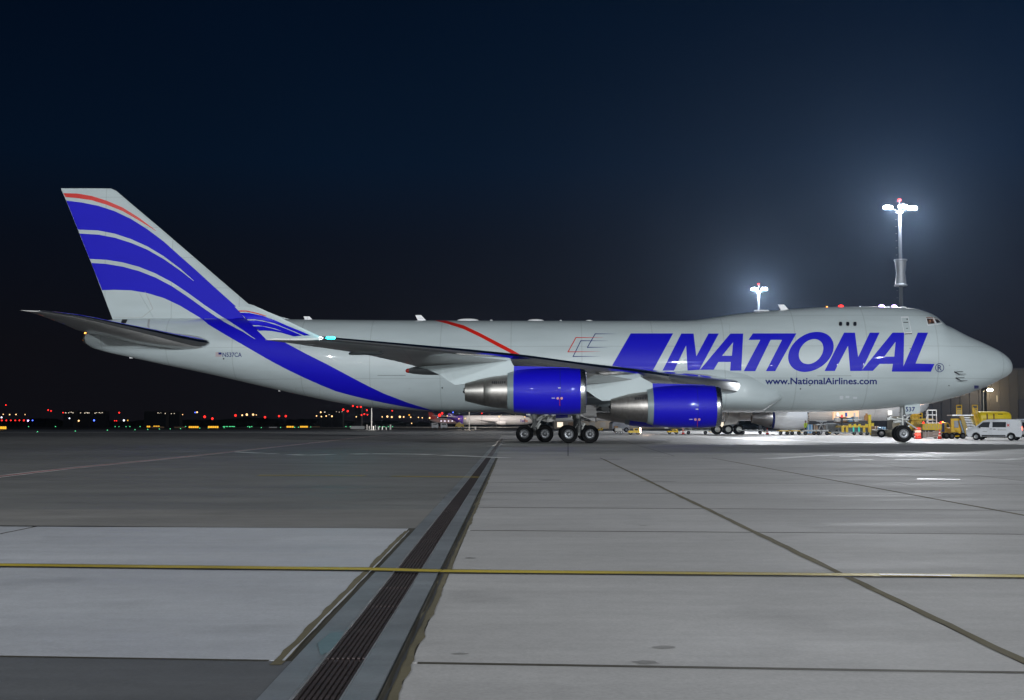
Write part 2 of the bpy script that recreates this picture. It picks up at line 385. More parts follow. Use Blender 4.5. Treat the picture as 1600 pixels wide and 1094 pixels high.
# ragged brown sealant beside the drain (poured by hand, so its edges wander)
def ragged(name, x0, w0, y0, y1, step, z, m, amp=0.02, seed=1):
    rnd = random.Random(seed); L_, R_ = [], []; y = y0; a = b = 0
    while y < y1:
        a = a*0.6+rnd.uniform(-amp, amp); b = b*0.6+rnd.uniform(-amp, amp)
        L_.append((x0-w0/2+a, y)); R_.append((x0+w0/2+b, y)); y += step*(1+y/30)
    V = [(x, y, z) for x, y in L_]+[(x, y, z) for x, y in R_]; n = len(L_)
    return mesh_obj(name, V, [(i, n+i, n+i+1, i+1) for i in range(n-1)], m, apron)
ragged('sealant_strip', -0.560, 0.062, 2.0, 40, 0.12, 0.004, M_BROWN, 0.012, 3)
ragged('sealant_strip', -1.245, 0.06, 6.8, 15.4, 0.12, 0.004, M_BROWN, 0.008, 5)
ragged('sealant_crack', -0.580, 0.016, 2.0, 40, 0.15, 0.008, M_BLINE, 0.006, 6)
ragged('sealant_crack', -1.218, 0.009, 6.9, 15.3, 0.15, 0.008, M_PATCH, 0.004, 8)
for x0, w_, s_ in ((cols0[0], 0.075, 11), (cols0[1], 0.06, 12)):
    rnd = random.Random(s_); V = []; y = 2.2; n = 0; a = b = 0
    while y < 47:
        a = a*0.6+rnd.uniform(-.010, .010); b = b*0.6+rnd.uniform(-.010, .010)
        V += [(AX(x0, y)-w_/2+a, y, .004), (AX(x0, y)+w_/2+b, y, .004)]; n += 1; y += 0.2*(1+y/20)
    mesh_obj('sealant_strip', V, [(2*i, 2*i+1, 2*i+3, 2*i+2) for i in range(n-1)], M_BROWN, apron)
for k in range(1, 9):
    rnd = random.Random(60+k); V = []; n = 0; x = -0.50; a = 0; wj = (.020 if k != 1 else .026)
    while x < min(42, .45*YJ[k]+6):
        a = a*.6+rnd.uniform(-.003, .003); V += [(x, JY(k, x)-wj+a, .003), (x, JY(k, x)+wj+a*.5, .003)]; n += 1; x += .25
    mesh_obj('joint_seal', V, [(2*i, 2*i+2, 2*i+3, 2*i+1) for i in range(n-1)], M_JOINT, apron)
for k in (1, 2):
    V = []; n = 0; x = -1.30
    while x > -28: V += [(x, JY(k, x)-.018, .003), (x, JY(k, x)+.018, .003)]; n += 1; x -= .3
    mesh_obj('joint_seal', V, [(2*i, 2*i+1, 2*i+3, 2*i+2) for i in range(n-1)], M_JOINT, apron)
rnd = random.Random(31)
for i in range(9):
    x_, y_ = rnd.uniform(-.4, 9), rnd.uniform(5, 24); r_ = rnd.uniform(.015, .055); k_ = 11
    sheet('oil_spot', [(x_+r_*rnd.uniform(.6, 1.2)*1.5*math.cos(2*math.pi*q/k_), y_+r_*rnd.uniform(.6, 1.2)*math.sin(2*math.pi*q/k_)) for q in range(k_)], .0032, M_OIL, parent=apron)
for x0, y0, x1, y1, w_ in ():
    V = []; n = 0
    for q in range(40):
        t = q/39; x_ = x0+(x1-x0)*t**1.25; y_ = y0+(y1-y0)*t; V += [(x_-w_/2, y_, .0028), (x_+w_/2, y_, .0028)]; n += 1
    if x0 > 0: mesh_obj('tyre_mark', V, [(2*q, 2*q+1, 2*q+3, 2*q+2) for q in range(n-1)], M_SKID, apron)
# slot drain with its iron grating
drain = empty('drain_channel', (-0.91, 2, 0), 0, 'long iron grated drain with pale concrete kerbs running towards the aircraft', 'drain')
KR = MB(); 
KR.box((-0.1825, 58, -0.045), (0.155, 120, 0.10)); KR.build('kerb', M_KERB, drain)
KR = MB(); KR.box((0.205, 58, -0.045), (0.15, 120, 0.10)); KR.build('kerb', M_KERB, drain)
RL = MB(); RL.box((-0.1035, 58, -0.04), (0.012, 120, 0.096)); RL.build('edge_rail', M_STEEL, drain)
RL = MB(); RL.box((0.1235, 58, -0.04), (0.010, 120, 0.090)); RL.build('edge_rail', M_STEEL, drain)
TR = MB(); TR.box((0.01, 58, -0.10), (0.21, 120, 0.02)); TR.build('channel_floor', M_BLACK, drain)
def grate_mb(y0, y1, cross=True):
    g = MB()
    for i in range(8): g.box((-0.088+i*0.028, (y0+y1)/2, -0.018), (0.013, y1-y0-0.012, 0.036))
    if cross:
        y = y0+0.012
        while y < y1-0.02: g.box((0.010, y, -0.024), (0.205, 0.014, 0.02)); y += 0.115
    return g
me = None
for i in range(19):
    if me is None: o = grate_mb(-0.5, 0.5).build('grate', M_GRATE, drain); me = o.data
    else: o = bpy.data.objects.new('grate', me); COL.objects.link(o); o.parent = drain
    o.location = (0, 0.5+i, random.uniform(-0.002, 0.002))
grate_mb(19, 118, False).build('grating', M_GRATE, drain, kind='stuff')

st_ = [GP(499, 1003), GP(519, 987), GP(541, 984.5), GP(535, 996), GP(520, 1014), GP(505, 1022)]
sheet('paint_stain', st_, 0.0085, concrete('teal_stain', (0.16, 0.235, 0.262), 0.3, 0, rough=0.5))
# painted lines, and one painted glare streak
def line(name, pts, w_, m, z=0.008, worn=0.0, seed=0, parent=None):
    """a painted stripe along ground points, its edges a little uneven; gaps where worn"""
    rnd = random.Random(seed); V, Fq = [], []
    for (x0, y0), (x1, y1) in zip(pts, pts[1:]):
        d = Vector((x1-x0, y1-y0)); Ln = d.length; d /= Ln; nrm = Vector((-d.y, d.x)); n = max(1, min(60, int(Ln/0.7))); b = len(V)
        for i in range(n+1):
            t = i/n; p = Vector((x0, y0))+d*(Ln*t); j1 = rnd.uniform(-.05, .05)*w_; j2 = rnd.uniform(-.05, .05)*w_
            V += [(*(p+nrm*(w_/2+j1)), z), (*(p-nrm*(w_/2+j2)), z)]
        for i in range(n):
            if rnd.random() >= worn: Fq.append((b+2*i, b+2*i+2, b+2*i+3, b+2*i+1))
    o = mesh_obj(name, V, Fq, m, parent)
    if sum(p.normal.z for p in o.data.polygons) < 0: o.data.flip_normals()
    o['kind'] = 'structure'; return o
yl = [GP(-40, 881.6), GP(580, 888.5), GP(690, 891.5), GP(1640, 900)]
line('guide_line_border', yl, 0.30, M_BLINE, 0.0065, seed=1)
line('yellow_guide_line', yl, 0.19, M_YLINE, 0.0105, seed=2)
line('white_line_or_glare', [GP(1370, 898), GP(1480, 899.5)], 0.10, M_WLINE, 0.0145, seed=3, worn=.2)  # glare on the yellow line, painted in as a white strip
line('yellow_guide_line', [GP(405, 742.5), GP(528, 743), GP(700, 745), GP(750, 745.5)], 0.3, M_YLINE, 0.0065, worn=0.3, seed=4)
rw = [GP(-30, 748.5), GP(100, 733), GP(300, 713), GP(485, 692.5), GP(560, 684), GP(640, 676.5)]
line('red_boundary_line', rw, 0.42, M_WLINE, 0.0065, seed=5)
line('red_boundary_line', rw, 0.22, M_RLINE, 0.0105, seed=6)
line('white_line_or_glare', [GP(365, 706), GP(430, 709.2), GP(480, 711.4), GP(520, 710.2), GP(580, 709), GP(650, 709.6), GP(720, 712.2), GP(790, 715.5)], 0.6, M_WLINE, 0.0065, worn=0.12, seed=7)
line('white_line_or_glare', [GP(1000, 715.5), GP(1100, 713), GP(1300, 709)], 0.12, M_WLINE, 0.0065, worn=0.5, seed=8)
for i, (a, b, w_) in enumerate((((1200, 717), (1290, 711.3), .16), ((1290, 711.3), (1455, 711.5), .16), ((1330, 718.2), (1560, 718.4), .16), ((1400, 704.5), (1430, 706.4), .3),
        ((1430, 706.4), (1478, 708.8), .3), ((1365, 747.8), (1497, 749.4), .10), ((1560, 719.3), (1640, 713), .16), ((1442, 823), (1454, 823), .07), ((1150, 684), (1270, 690.6), .5),
        ((1270, 690.6), (1370, 692), .5), ((1310, 713.8), (1470, 714.4), .10))):
    ym_ = (GP(*a)[1]+GP(*b)[1])/2; line('white_line_or_glare', [GP(*a), GP(*b)], (1.7 if ym_ < 40 else .75)*ym_**2/(F*CAMH), M_WLINE, 0.0065+0.0005*i, worn=0.08, seed=20+i)
for i, (a, b, w_) in enumerate((((910, 717.4), (970, 717.6), .2), ((845, 750), (875, 750), .10), ((1000, 752), (1110, 753), .08), ((780, 698), (825, 698.4), .5))):
    line('tyre_mark', [GP(*a), GP(*b)], w_, M_BLINE, 0.0065, worn=0.1, seed=40+i)

# ================================================================== the big freighter
YAW = R(-1.5); PD = 95.0
plane = empty('cargo_aircraft', (0, PD, 0), YAW, 'large four engined white and blue freighter filling the picture, nose to the right', 'aircraft')
PM = Matrix.Translation((0, PD, 0)) @ Matrix.Rotation(YAW, 4, 'Z'); PI = PM.inverted()
CAML = PI @ Vector((0, 0, CAMH))
def pray(px, py):
    c, s = math.cos(PITCH), math.sin(PITCH); x, u = (px-800)/F, (547-py)/F
    d = Vector((x, c-u*s, s+u*c)); return (PI.to_3x3() @ d).normalized()
def loc(px, py, lat=0.0):
    """point of the aircraft's own frame, lat metres from its centre plane on this side, seen at a picture position"""
    d = pray(px, py); t = (-lat-CAML.y)/d.y; return CAML+d*t

# ---- fuselage
prof = [(1580.6, 569, 579), (1579, 565.5, 582), (1576, 560.5, 585), (1570, 555, 589.3), (1564, 550.7, 592.3), (1553, 544.3, 598), (1542, 539, 603.2), (1528, 532.6, 609), (1513, 526, 614.2), (1498.5, 518.8, 618.8),
        (1488, 513, 621.8), (1481, 509.6, 623.6), (1474, 506.6, 625.5), (1470.5, 503.5, 626.3), (1465, 497.0, 627.8), (1459, 492.8, 629.2), (1450, 488.4, 631.2), (1440, 485.3, 632.2), (1425, 482, 634.1), (1412, 480.8, 635.5), (1390, 479.8, 637.8),
        (1350, 479.4, 640.9), (1312, 479.6, 643), (1275, 481, 643.8), (1250, 482.5, 644), (1200, 486.3, 644), (1150, 491.2, 644), (1110, 497.2, 644), (1085, 500.4, 644), (1060, 501.3, 644), (950, 501.4, 644), (800, 501.2, 644),
        (720, 501, 643.6), (675, 500.8, 642.6), (640, 500.6, 641), (600, 500.4, 638.3), (550, 500.0, 632.8), (475, 499.2, 618.3), (400, 498.4, 601.5), (325, 497.8, 584.2), (250, 497.6, 568.6), (205, 498, 558.6), (175, 499.5, 552.2), (160, 502, 548.4), (148, 506.5, 544.6), (140, 512, 541), (136, 519, 538)]
st = []
for px, a, b in prof:
    p, q = loc(px, a), loc(px, b); st.append(((p.x+q.x)/2, p.z, q.z))
st.sort(); XS = [s[0] for s in st]
NOSE, TAIL = XS[-1]+0.02, XS[0]
fzt = pchip(XS, [s[1] for s in st]); fzb = pchip(XS, [s[2] for s in st])
fwn = pchip([0, .03, .12, .35, .8, 1.5, 2.5, 4, 6, 8.5, 12, 16], [0.0, .25, .48, .80, 1.18, 1.58, 1.98, 2.40, 2.76, 3.03, 3.20, 3.25])
fwt = pchip([0, .4, 1, 3, 6, 10, 15, 20, 26], [.42, .62, .74, 1.06, 1.50, 2.04, 2.62, 3.02, 3.25])
def section(x):
    zt, zb = fzt(x), fzb(x); wd = min(fwn(max(0, NOSE-x)), fwt(max(0, x-TAIL)))
    h = zt-zb; mainr = 3.32
    zc = zb+min(h/2, mainr) if h > 2*mainr else (zt+zb)/2
    return zt, zb, wd, zc
NA = 112
xs = []
x = TAIL
while x < NOSE-3: xs.append(x); x += 0.33
xs += [NOSE-3+3*(math.sin(t/26*math.pi/2)) for t in range(26)] + [NOSE-0.004]
FV, FF = [], []
for x in xs:
    zt, zb, wd, zc = section(x)
    for i in range(NA):
        t = 2*math.pi*i/NA; s_, c_ = math.sin(t), math.cos(t)
        z = zc+(zt-zc)*s_ if s_ >= 0 else zc+(zc-zb)*s_
        k = wd*c_
        FV.append((x, -k, z))
n = len(xs)
for a in range(n-1):
    for i in range(NA):
        j = (i+1) % NA; FF.append((a*NA+i, (a+1)*NA+i, (a+1)*NA+j, a*NA+j))
FF.append(tuple(range(NA))); FF.append(tuple(range((n-1)*NA, n*NA))[::-1])
fus = mesh_obj('fuselage', FV, FF, [P_WHITE, M_DARK], plane, True)
bm = bmesh.new(); bm.from_mesh(fus.data); bmesh.ops.recalc_face_normals(bm, faces=bm.faces); bm.to_mesh(fus.data); bm.free()

# ---- wing-to-body fairing
def loftbox(name, stations, m, parent, NA=40, smooth=True, p=2.0):
    """stations: (x, zc, halfheight_up, halfheight_down, halfwidth, yc)"""
    V, Fq = [], []
    for x, zc, hu, hd, wd, yc in stations:
        for i in range(NA):
            t = 2*math.pi*i/NA; s_, c_ = math.sin(t), math.cos(t)
            ss = math.copysign(abs(s_)**(2/p), s_); cc = math.copysign(abs(c_)**(2/p), c_)
            V.append((x, yc-wd*cc, zc+(hu if s_ >= 0 else hd)*ss))
    k = len(stations)
    for a in range(k-1):
        for i in range(NA):
            j = (i+1) % NA; Fq.append((a*NA+i, (a+1)*NA+i, (a+1)*NA+j, a*NA+j))
    Fq.append(tuple(range(NA))); Fq.append(tuple(range((k-1)*NA, k*NA))[::-1])
    o = mesh_obj(name, V, Fq, m, parent, smooth)
    bm = bmesh.new(); bm.from_mesh(o.data); bmesh.ops.recalc_face_normals(bm, faces=bm.faces); bm.to_mesh(o.data); bm.free()
    return o
fx0, fx1 = loc(745, 620, 3.3).x, loc(1228, 620, 3.3).x
fst = []
fh = pchip([0, .02, .06, .14, .22, .4, .75, 1], [0.4, .95, 1.6, 2.7, 3.1, 2.6, 1.2, .2]); fw_ = pchip([0, .02, .06, .14, .4, .7, 1], [2.25, 2.78, 3.15, 3.6, 3.75, 3.4, 1.6])
for i in range(61):
    t = (i/60)**1.6; x = fx1+(fx0-fx1)*t
    fst.append((x, 3.30, fh(t), 0.3+0.82*min(1, t/.06) if t < .8 else 1.12-.8*(t-.8)/.2, fw_(t), 0))
fairing = loftbox('wing_body_fairing', fst, P_WHITE, plane, 72, p=2.6)

# ---- wings
def airfoil(n=16, tk=0.12, camber=0.02):
    up, lo = [], []
    for i in range(n+1):
        x = 0.5*(1-math.cos(math.pi*i/n)); yt = 5*tk*(0.2969*math.sqrt(x)-0.126*x-0.3516*x**2+0.2843*x**3-0.1036*x**4)
        yc = camber*4*x*(1-x); up.append((x, yc+yt)); lo.append((x, yc-yt))
    return lo[::-1]+up[1:]       # TE lower -> LE -> TE upper
def wing_sections(rows):
    out = []
    for r in rows:
        lat, le, te, tk = r
        out.append((lat, Vector(le), Vector(te), tk))
    return out
def smooth_rows(rows, m=4):
    L0 = [r[0] for r in rows]; fs = [pchip(L0, [r[1][k] for r in rows]) for k in (0, 2)]+[pchip(L0, [r[2][k] for r in rows]) for k in (0, 2)]+[pchip(L0, [r[3] for r in rows])]
    out = []
    for a, b in zip(rows, rows[1:]):
        for i in range(m):
            t = a[0]+(b[0]-a[0])*i/m; out.append((t, (fs[0](t), -t, fs[1](t)), (fs[2](t), -t, fs[3](t)), fs[4](t)))
    out.append(rows[-1]); return out
def surface(name, rows, m, parent, side=1, i0=0, i1=None, n=16, camber=0.015, cap=True, grow=0.0):
    """side=1: this side of the aircraft, -1: mirrored to the far side"""
    af = None; V, Fq = [], []; k = None
    for lat, le, te, tk in rows:
        le, te = Vector(le), Vector(te); ch = te-le; af = airfoil(n, tk, camber); hi = len(af) if i1 is None else i1
        sub = af[i0:hi]; k = len(sub); cl = ch.length
        for u, v in sub:
            p = le+ch*u+Vector((0, 0, 1))*(v*cl)
            if grow: p += Vector((0.0, 0, 1))*math.copysign(grow, v)+Vector((grow, 0, 0))
            V.append(Vector((p.x, p.y*side, p.z)))
    r = len(rows)
    for a in range(r-1):
        for i in range(k-1): Fq.append((a*k+i, a*k+i+1, (a+1)*k+i+1, (a+1)*k+i))
    if cap: Fq.append(tuple(range((r-1)*k, r*k))); Fq.append(tuple(range(k))[::-1])
    o = mesh_obj(name, V, Fq, m, parent, True)
    bm = bmesh.new(); bm.from_mesh(o.data); bmesh.ops.remove_doubles(bm, verts=bm.verts, dist=1e-4); bmesh.ops.recalc_face_normals(bm, faces=bm.faces); bm.to_mesh(o.data); bm.free()
    o.data.set_sharp_from_angle(angle=R(40)); return o
WR = [(0.6, 1215, 608, 850, 614, .13), (3.2, 1157, 605, 836, 613, .13), (8, 1064, 591.5, 806, 611, .115), (11.7, 1010, 583.5, 786, 607, .105), (16, 924, 572.5, 724, 597, .095), (20.5, 820, 558.5, 650, 572.5, .09),
      (26, 682, 545, 548, 549.5, .085), (31.8, 505, 528.5, 414, 531.2, .08)]
wrows = []
for lat, a, b, c, d, tk in WR:
    wrows.append((lat, tuple(loc(a, b, lat)), tuple(loc(c, d, lat)), tk))
wrows = smooth_rows(wrows, 5)
NF = 16
def leading_strip(side, par):
    return surface('leading_edge', wrows, M_CHROME, par, side, i0=NF-3, i1=NF+4, n=NF, cap=True, grow=0.012)
wing_n = surface('wing', wrows, P_WING, plane, 1, n=NF)
wing_f = surface('wing', wrows, P_WING, plane, -1, n=NF)
leading_strip(1, wing_n); leading_strip(-1, wing_f)
def wing_at(lat):
    for a, b in zip(wrows, wrows[1:]):
        if a[0] <= lat <= b[0]:
            t = (lat-a[0])/(b[0]-a[0]); return Vector(a[1]).lerp(Vector(b[1]), t), Vector(a[2]).lerp(Vector(b[2]), t)
# flaps hang a little below the rear of the wing, each a panel of its own
def flap(side, l0, l1, par, f0=.74):
    rows = []
    for i in range(5):
        lat = l0+(l1-l0)*i/4; le, te = wing_at(lat); a = le.lerp(te, f0); b = le.lerp(te, 0.995)
        rows.append((lat, tuple(a+Vector((0, 0, -0.03))), tuple(b+Vector((0, 0, -0.02))), 0.05))
    return surface('flap', rows, P_WING, par, side, n=8)
for sd, wg in ((1, wing_n), (-1, wing_f)):
    flap(sd, 4.2, 11.0, wg); flap(sd, 13.2, 20.0, wg); flap(sd, 22.6, 29.5, wg, .8)
M_CANOE = mat('fairing_shade_grey', (.13, .14, .15), .4, vary=.1)  # wing grey darkened: the shade under the wing is in the colour
def canoe(side, lat, L0, L1, dz, r, par, red=True):
    le, te = wing_at(lat); xs_ = te.x; zz = te.z+dz; stn = []
    for i in range(15):
        t = i/14; s_ = math.sin(math.pi*min(1, t*0.97+0.03))**0.6
        stn.append((xs_-L0+(L0+L1)*t, zz+0.10*math.sin(math.pi*t), r*s_+.02, r*1.1*s_+.02, r*0.75*s_+.02, -lat*side))
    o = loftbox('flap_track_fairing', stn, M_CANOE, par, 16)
    if red:
        c = MB(); c.lathe([(0.001, -0.12), (0.09, -0.08), (0.13, 0.02), (0.13, 0.10)], (xs_-L0, -lat*side, zz), 'x', 12); c.build('fairing_tip', M_RED, o, True)
for sd, wg in ((1, wing_n), (-1, wing_f)):
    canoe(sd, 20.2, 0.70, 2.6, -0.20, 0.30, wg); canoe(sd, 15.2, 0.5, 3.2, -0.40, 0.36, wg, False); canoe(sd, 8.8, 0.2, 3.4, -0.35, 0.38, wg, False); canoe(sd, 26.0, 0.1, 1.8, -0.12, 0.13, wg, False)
# blunt polished inner end of the leading edge, beside the body
def root_nose(side, par):
    V = []; k = 15
    for lat, (px_, py_), hh, dp in ((3.55, (1157, 603.5), .56, .95), (6.5, (1092, 595), .42, .8), (9.5, (1041, 588), .20, .5)):
        q_ = loc(px_, py_, lat)
        for i in range(k):
            t = -math.pi/2+math.pi*i/(k-1); V.append((q_.x-dp+dp*math.cos(t)**.7 if i not in (0, k-1) else q_.x-dp, -lat*side, q_.z+hh*math.sin(t)*(1.0 if t < 0 else .85)))
    Fq = [(a*k+i, a*k+i+1, (a+1)*k+i+1, (a+1)*k+i) for a in range(2) for i in range(k-1)]+[tuple(range(k))]
    o = mesh_obj('root_leading_edge', V, Fq, [mat('dull_metal', (.50, .51, .53), .34, .95), M_CANOE], par, True); o.data.polygons[-1].material_index = 1; o.data.set_sharp_from_angle(angle=R(50)); return o
root_nose(1, wing_n); root_nose(-1, wing_f)
# winglets
def winglet(side, par):
    P = [loc(504, 527.5, 31.75), loc(416, 530.5, 31.75), loc(366, 479, 32.55), loc(405, 481, 32.55)]
    V = []
    for p, q, lat in ((P[0], P[1], 31.75), (P[0].lerp(P[3], .25), P[1].lerp(P[2], .25), 31.95), (P[3], P[2], 32.5)):
        for u, v in airfoil(10, 0.05, 0.0):
            d = p.lerp(q, u); V.append(Vector((d.x, (-lat-v*(q-p).length)*side, d.z)))
    k = len(airfoil(10, .05, 0)); Fq = []
    for a in range(2):
        for i in range(k-1): Fq.append((a*k+i, a*k+i+1, (a+1)*k+i+1, (a+1)*k+i))
    Fq += [tuple(range(k)), tuple(range(2*k, 3*k))]
    o = mesh_obj('winglet', V, Fq, P_STRIPE, par, True)
    bm = bmesh.new(); bm.from_mesh(o.data); bmesh.ops.remove_doubles(bm, verts=bm.verts, dist=1e-4); bmesh.ops.recalc_face_normals(bm, faces=bm.faces); bm.to_mesh(o.data); bm.free()
    o.data.set_sharp_from_angle(angle=R(40)); return o
wl_n = winglet(1, wing_n); winglet(-1, wing_f)
for sd, wg, gm in ((1, wing_n, G_CYAN), (-1, wing_f, G_RED)):
    p = loc(517, 528, 31.6); o = MB().box((0, 0, 0), (.42, .16, .12), bev=.03).build('navigation_light', gm, wg, True); o.location = (p.x, p.y*sd-0.05*sd, p.z)
p = loc(520, 528, 31.6); lamp('navigation_glow', PM @ (p+Vector((0.3, -0.5, -0.1))), 60, (0.02, 0.8, 0.9), 0.08)
p = loc(1150, 577, 3.9)

# ---- tailplane
def tailplane(side):
    rows = [(0.9, tuple(loc(352, 538, .9)), tuple(loc(128, 518, .9)), .10), (1.6, tuple(loc(338, 537.5, 1.6)), tuple(loc(118, 515, 1.6)), .11), (6, tuple(loc(215, 513, 6)), tuple(loc(82, 500, 6)), .10), (10.6, tuple(loc(84, 488.2, 10.6)), tuple(loc(36, 485.5, 10.6)), .085), (11.05, tuple(loc(62, 486.5, 11.05)), tuple(loc(31, 484.8, 11.05)), .05)]
    rows = smooth_rows(rows, 4); o = surface('tailplane', rows, P_WING, plane, side, n=14, camber=-0.012)
    surface('leading_edge', rows, M_CHROME, o, side, i0=12, i1=17, n=14, camber=-0.012, grow=0.010); return o
tp = tailplane(1); tailplane(-1)

# ---- fin and rudder
finrows = [((182, 512), (430, 507), .60), ((176, 499), (405, 488), .56), ((168, 478), (390, 476.5), .52), ((148, 425), (330, 425), .42), ((122, 360), (251, 357), .33), ((104, 315), (200, 314), .25), ((97, 299), (182, 298.5), .20), ((95.4, 294.5), (174, 294.8), .12)]
def fine(rows, k=5):
    out = []
    for (a, b, h), (c, d, g_) in zip(rows, rows[1:]):
        for i in range(k): t = i/k; out.append(((a[0]+(c[0]-a[0])*t, a[1]+(c[1]-a[1])*t), (b[0]+(d[0]-b[0])*t, b[1]+(d[1]-b[1])*t), h+(g_-h)*t))
    return out+[rows[-1]]
finrows = fine(finrows)
def finsurf(name, f0, f1, m, par, inset=0.0, nn=32):
    V = []; 
    for te, le, ht in finrows:
        a = loc(*le); b = loc(*te)
        for s_ in (1, -1):
            for i in range(nn+1):
                u = f0+(f1-f0)*i/nn
                u2 = u if s_ == 1 else f0+(f1-f0)*(nn-i)/nn
                t = ht*(1-(2*u2-0.75)**2*0.0)*max(0.0, 2.6*(0.2969*math.sqrt(u2)-0.126*u2-0.3516*u2**2+0.2843*u2**3-0.1036*u2**4)*2)
                p = a.lerp(b, u2); V.append((p.x, -s_*(t-inset), p.z))
    k = 2*(nn+1); Fq = []
    for a in range(len(finrows)-1):
        for i in range(k): Fq.append((a*k+i, a*k+(i+1) % k, (a+1)*k+(i+1) % k, (a+1)*k+i))
    Fq += [tuple(range(k)), tuple(range((len(finrows)-1)*k, len(finrows)*k))]
    o = mesh_obj(name, V, Fq, m, par, True)
    bm = bmesh.new(); bm.from_mesh(o.data); bmesh.ops.remove_doubles(bm, verts=bm.verts, dist=1e-3); bmesh.ops.recalc_face_normals(bm, faces=bm.faces); bm.to_mesh(o.data); bm.free()
    o.data.set_sharp_from_angle(angle=R(40)); return o
fin_full = finsurf('fin_full', 0, 1, None, plane); fin = finsurf('fin', 0, .7188, P_FIN, plane); rud = finsurf('rudder', .72, 1, P_FIN, plane, 0)
# dorsal fillet in front of the fin
V = []; pts = [(396, 477), (418, 487), (438, 495), (460, 500.5)]
for px, py in pts:
    a = loc(px, py); t = max(.03, .42*(460-px)/64)
    V += [(a.x, -t, 8.6), (a.x, 0, a.z), (a.x, t, 8.6)]
V += [(loc(360, 470).x, -.5, 8.6), (loc(385, 474).x, 0, loc(390, 474).z), (loc(360, 470).x, .5, 8.6)]
k = len(V)//3; order = [k-1]+list(range(k-1)); Fq = []
for a, b in zip(order, order[1:]):
    for i in range(2): Fq.append((3*a+i, 3*b+i, 3*b+i+1, 3*a+i+1))
fillet = mesh_obj('dorsal_fillet', V, Fq, P_WHITE, fin)

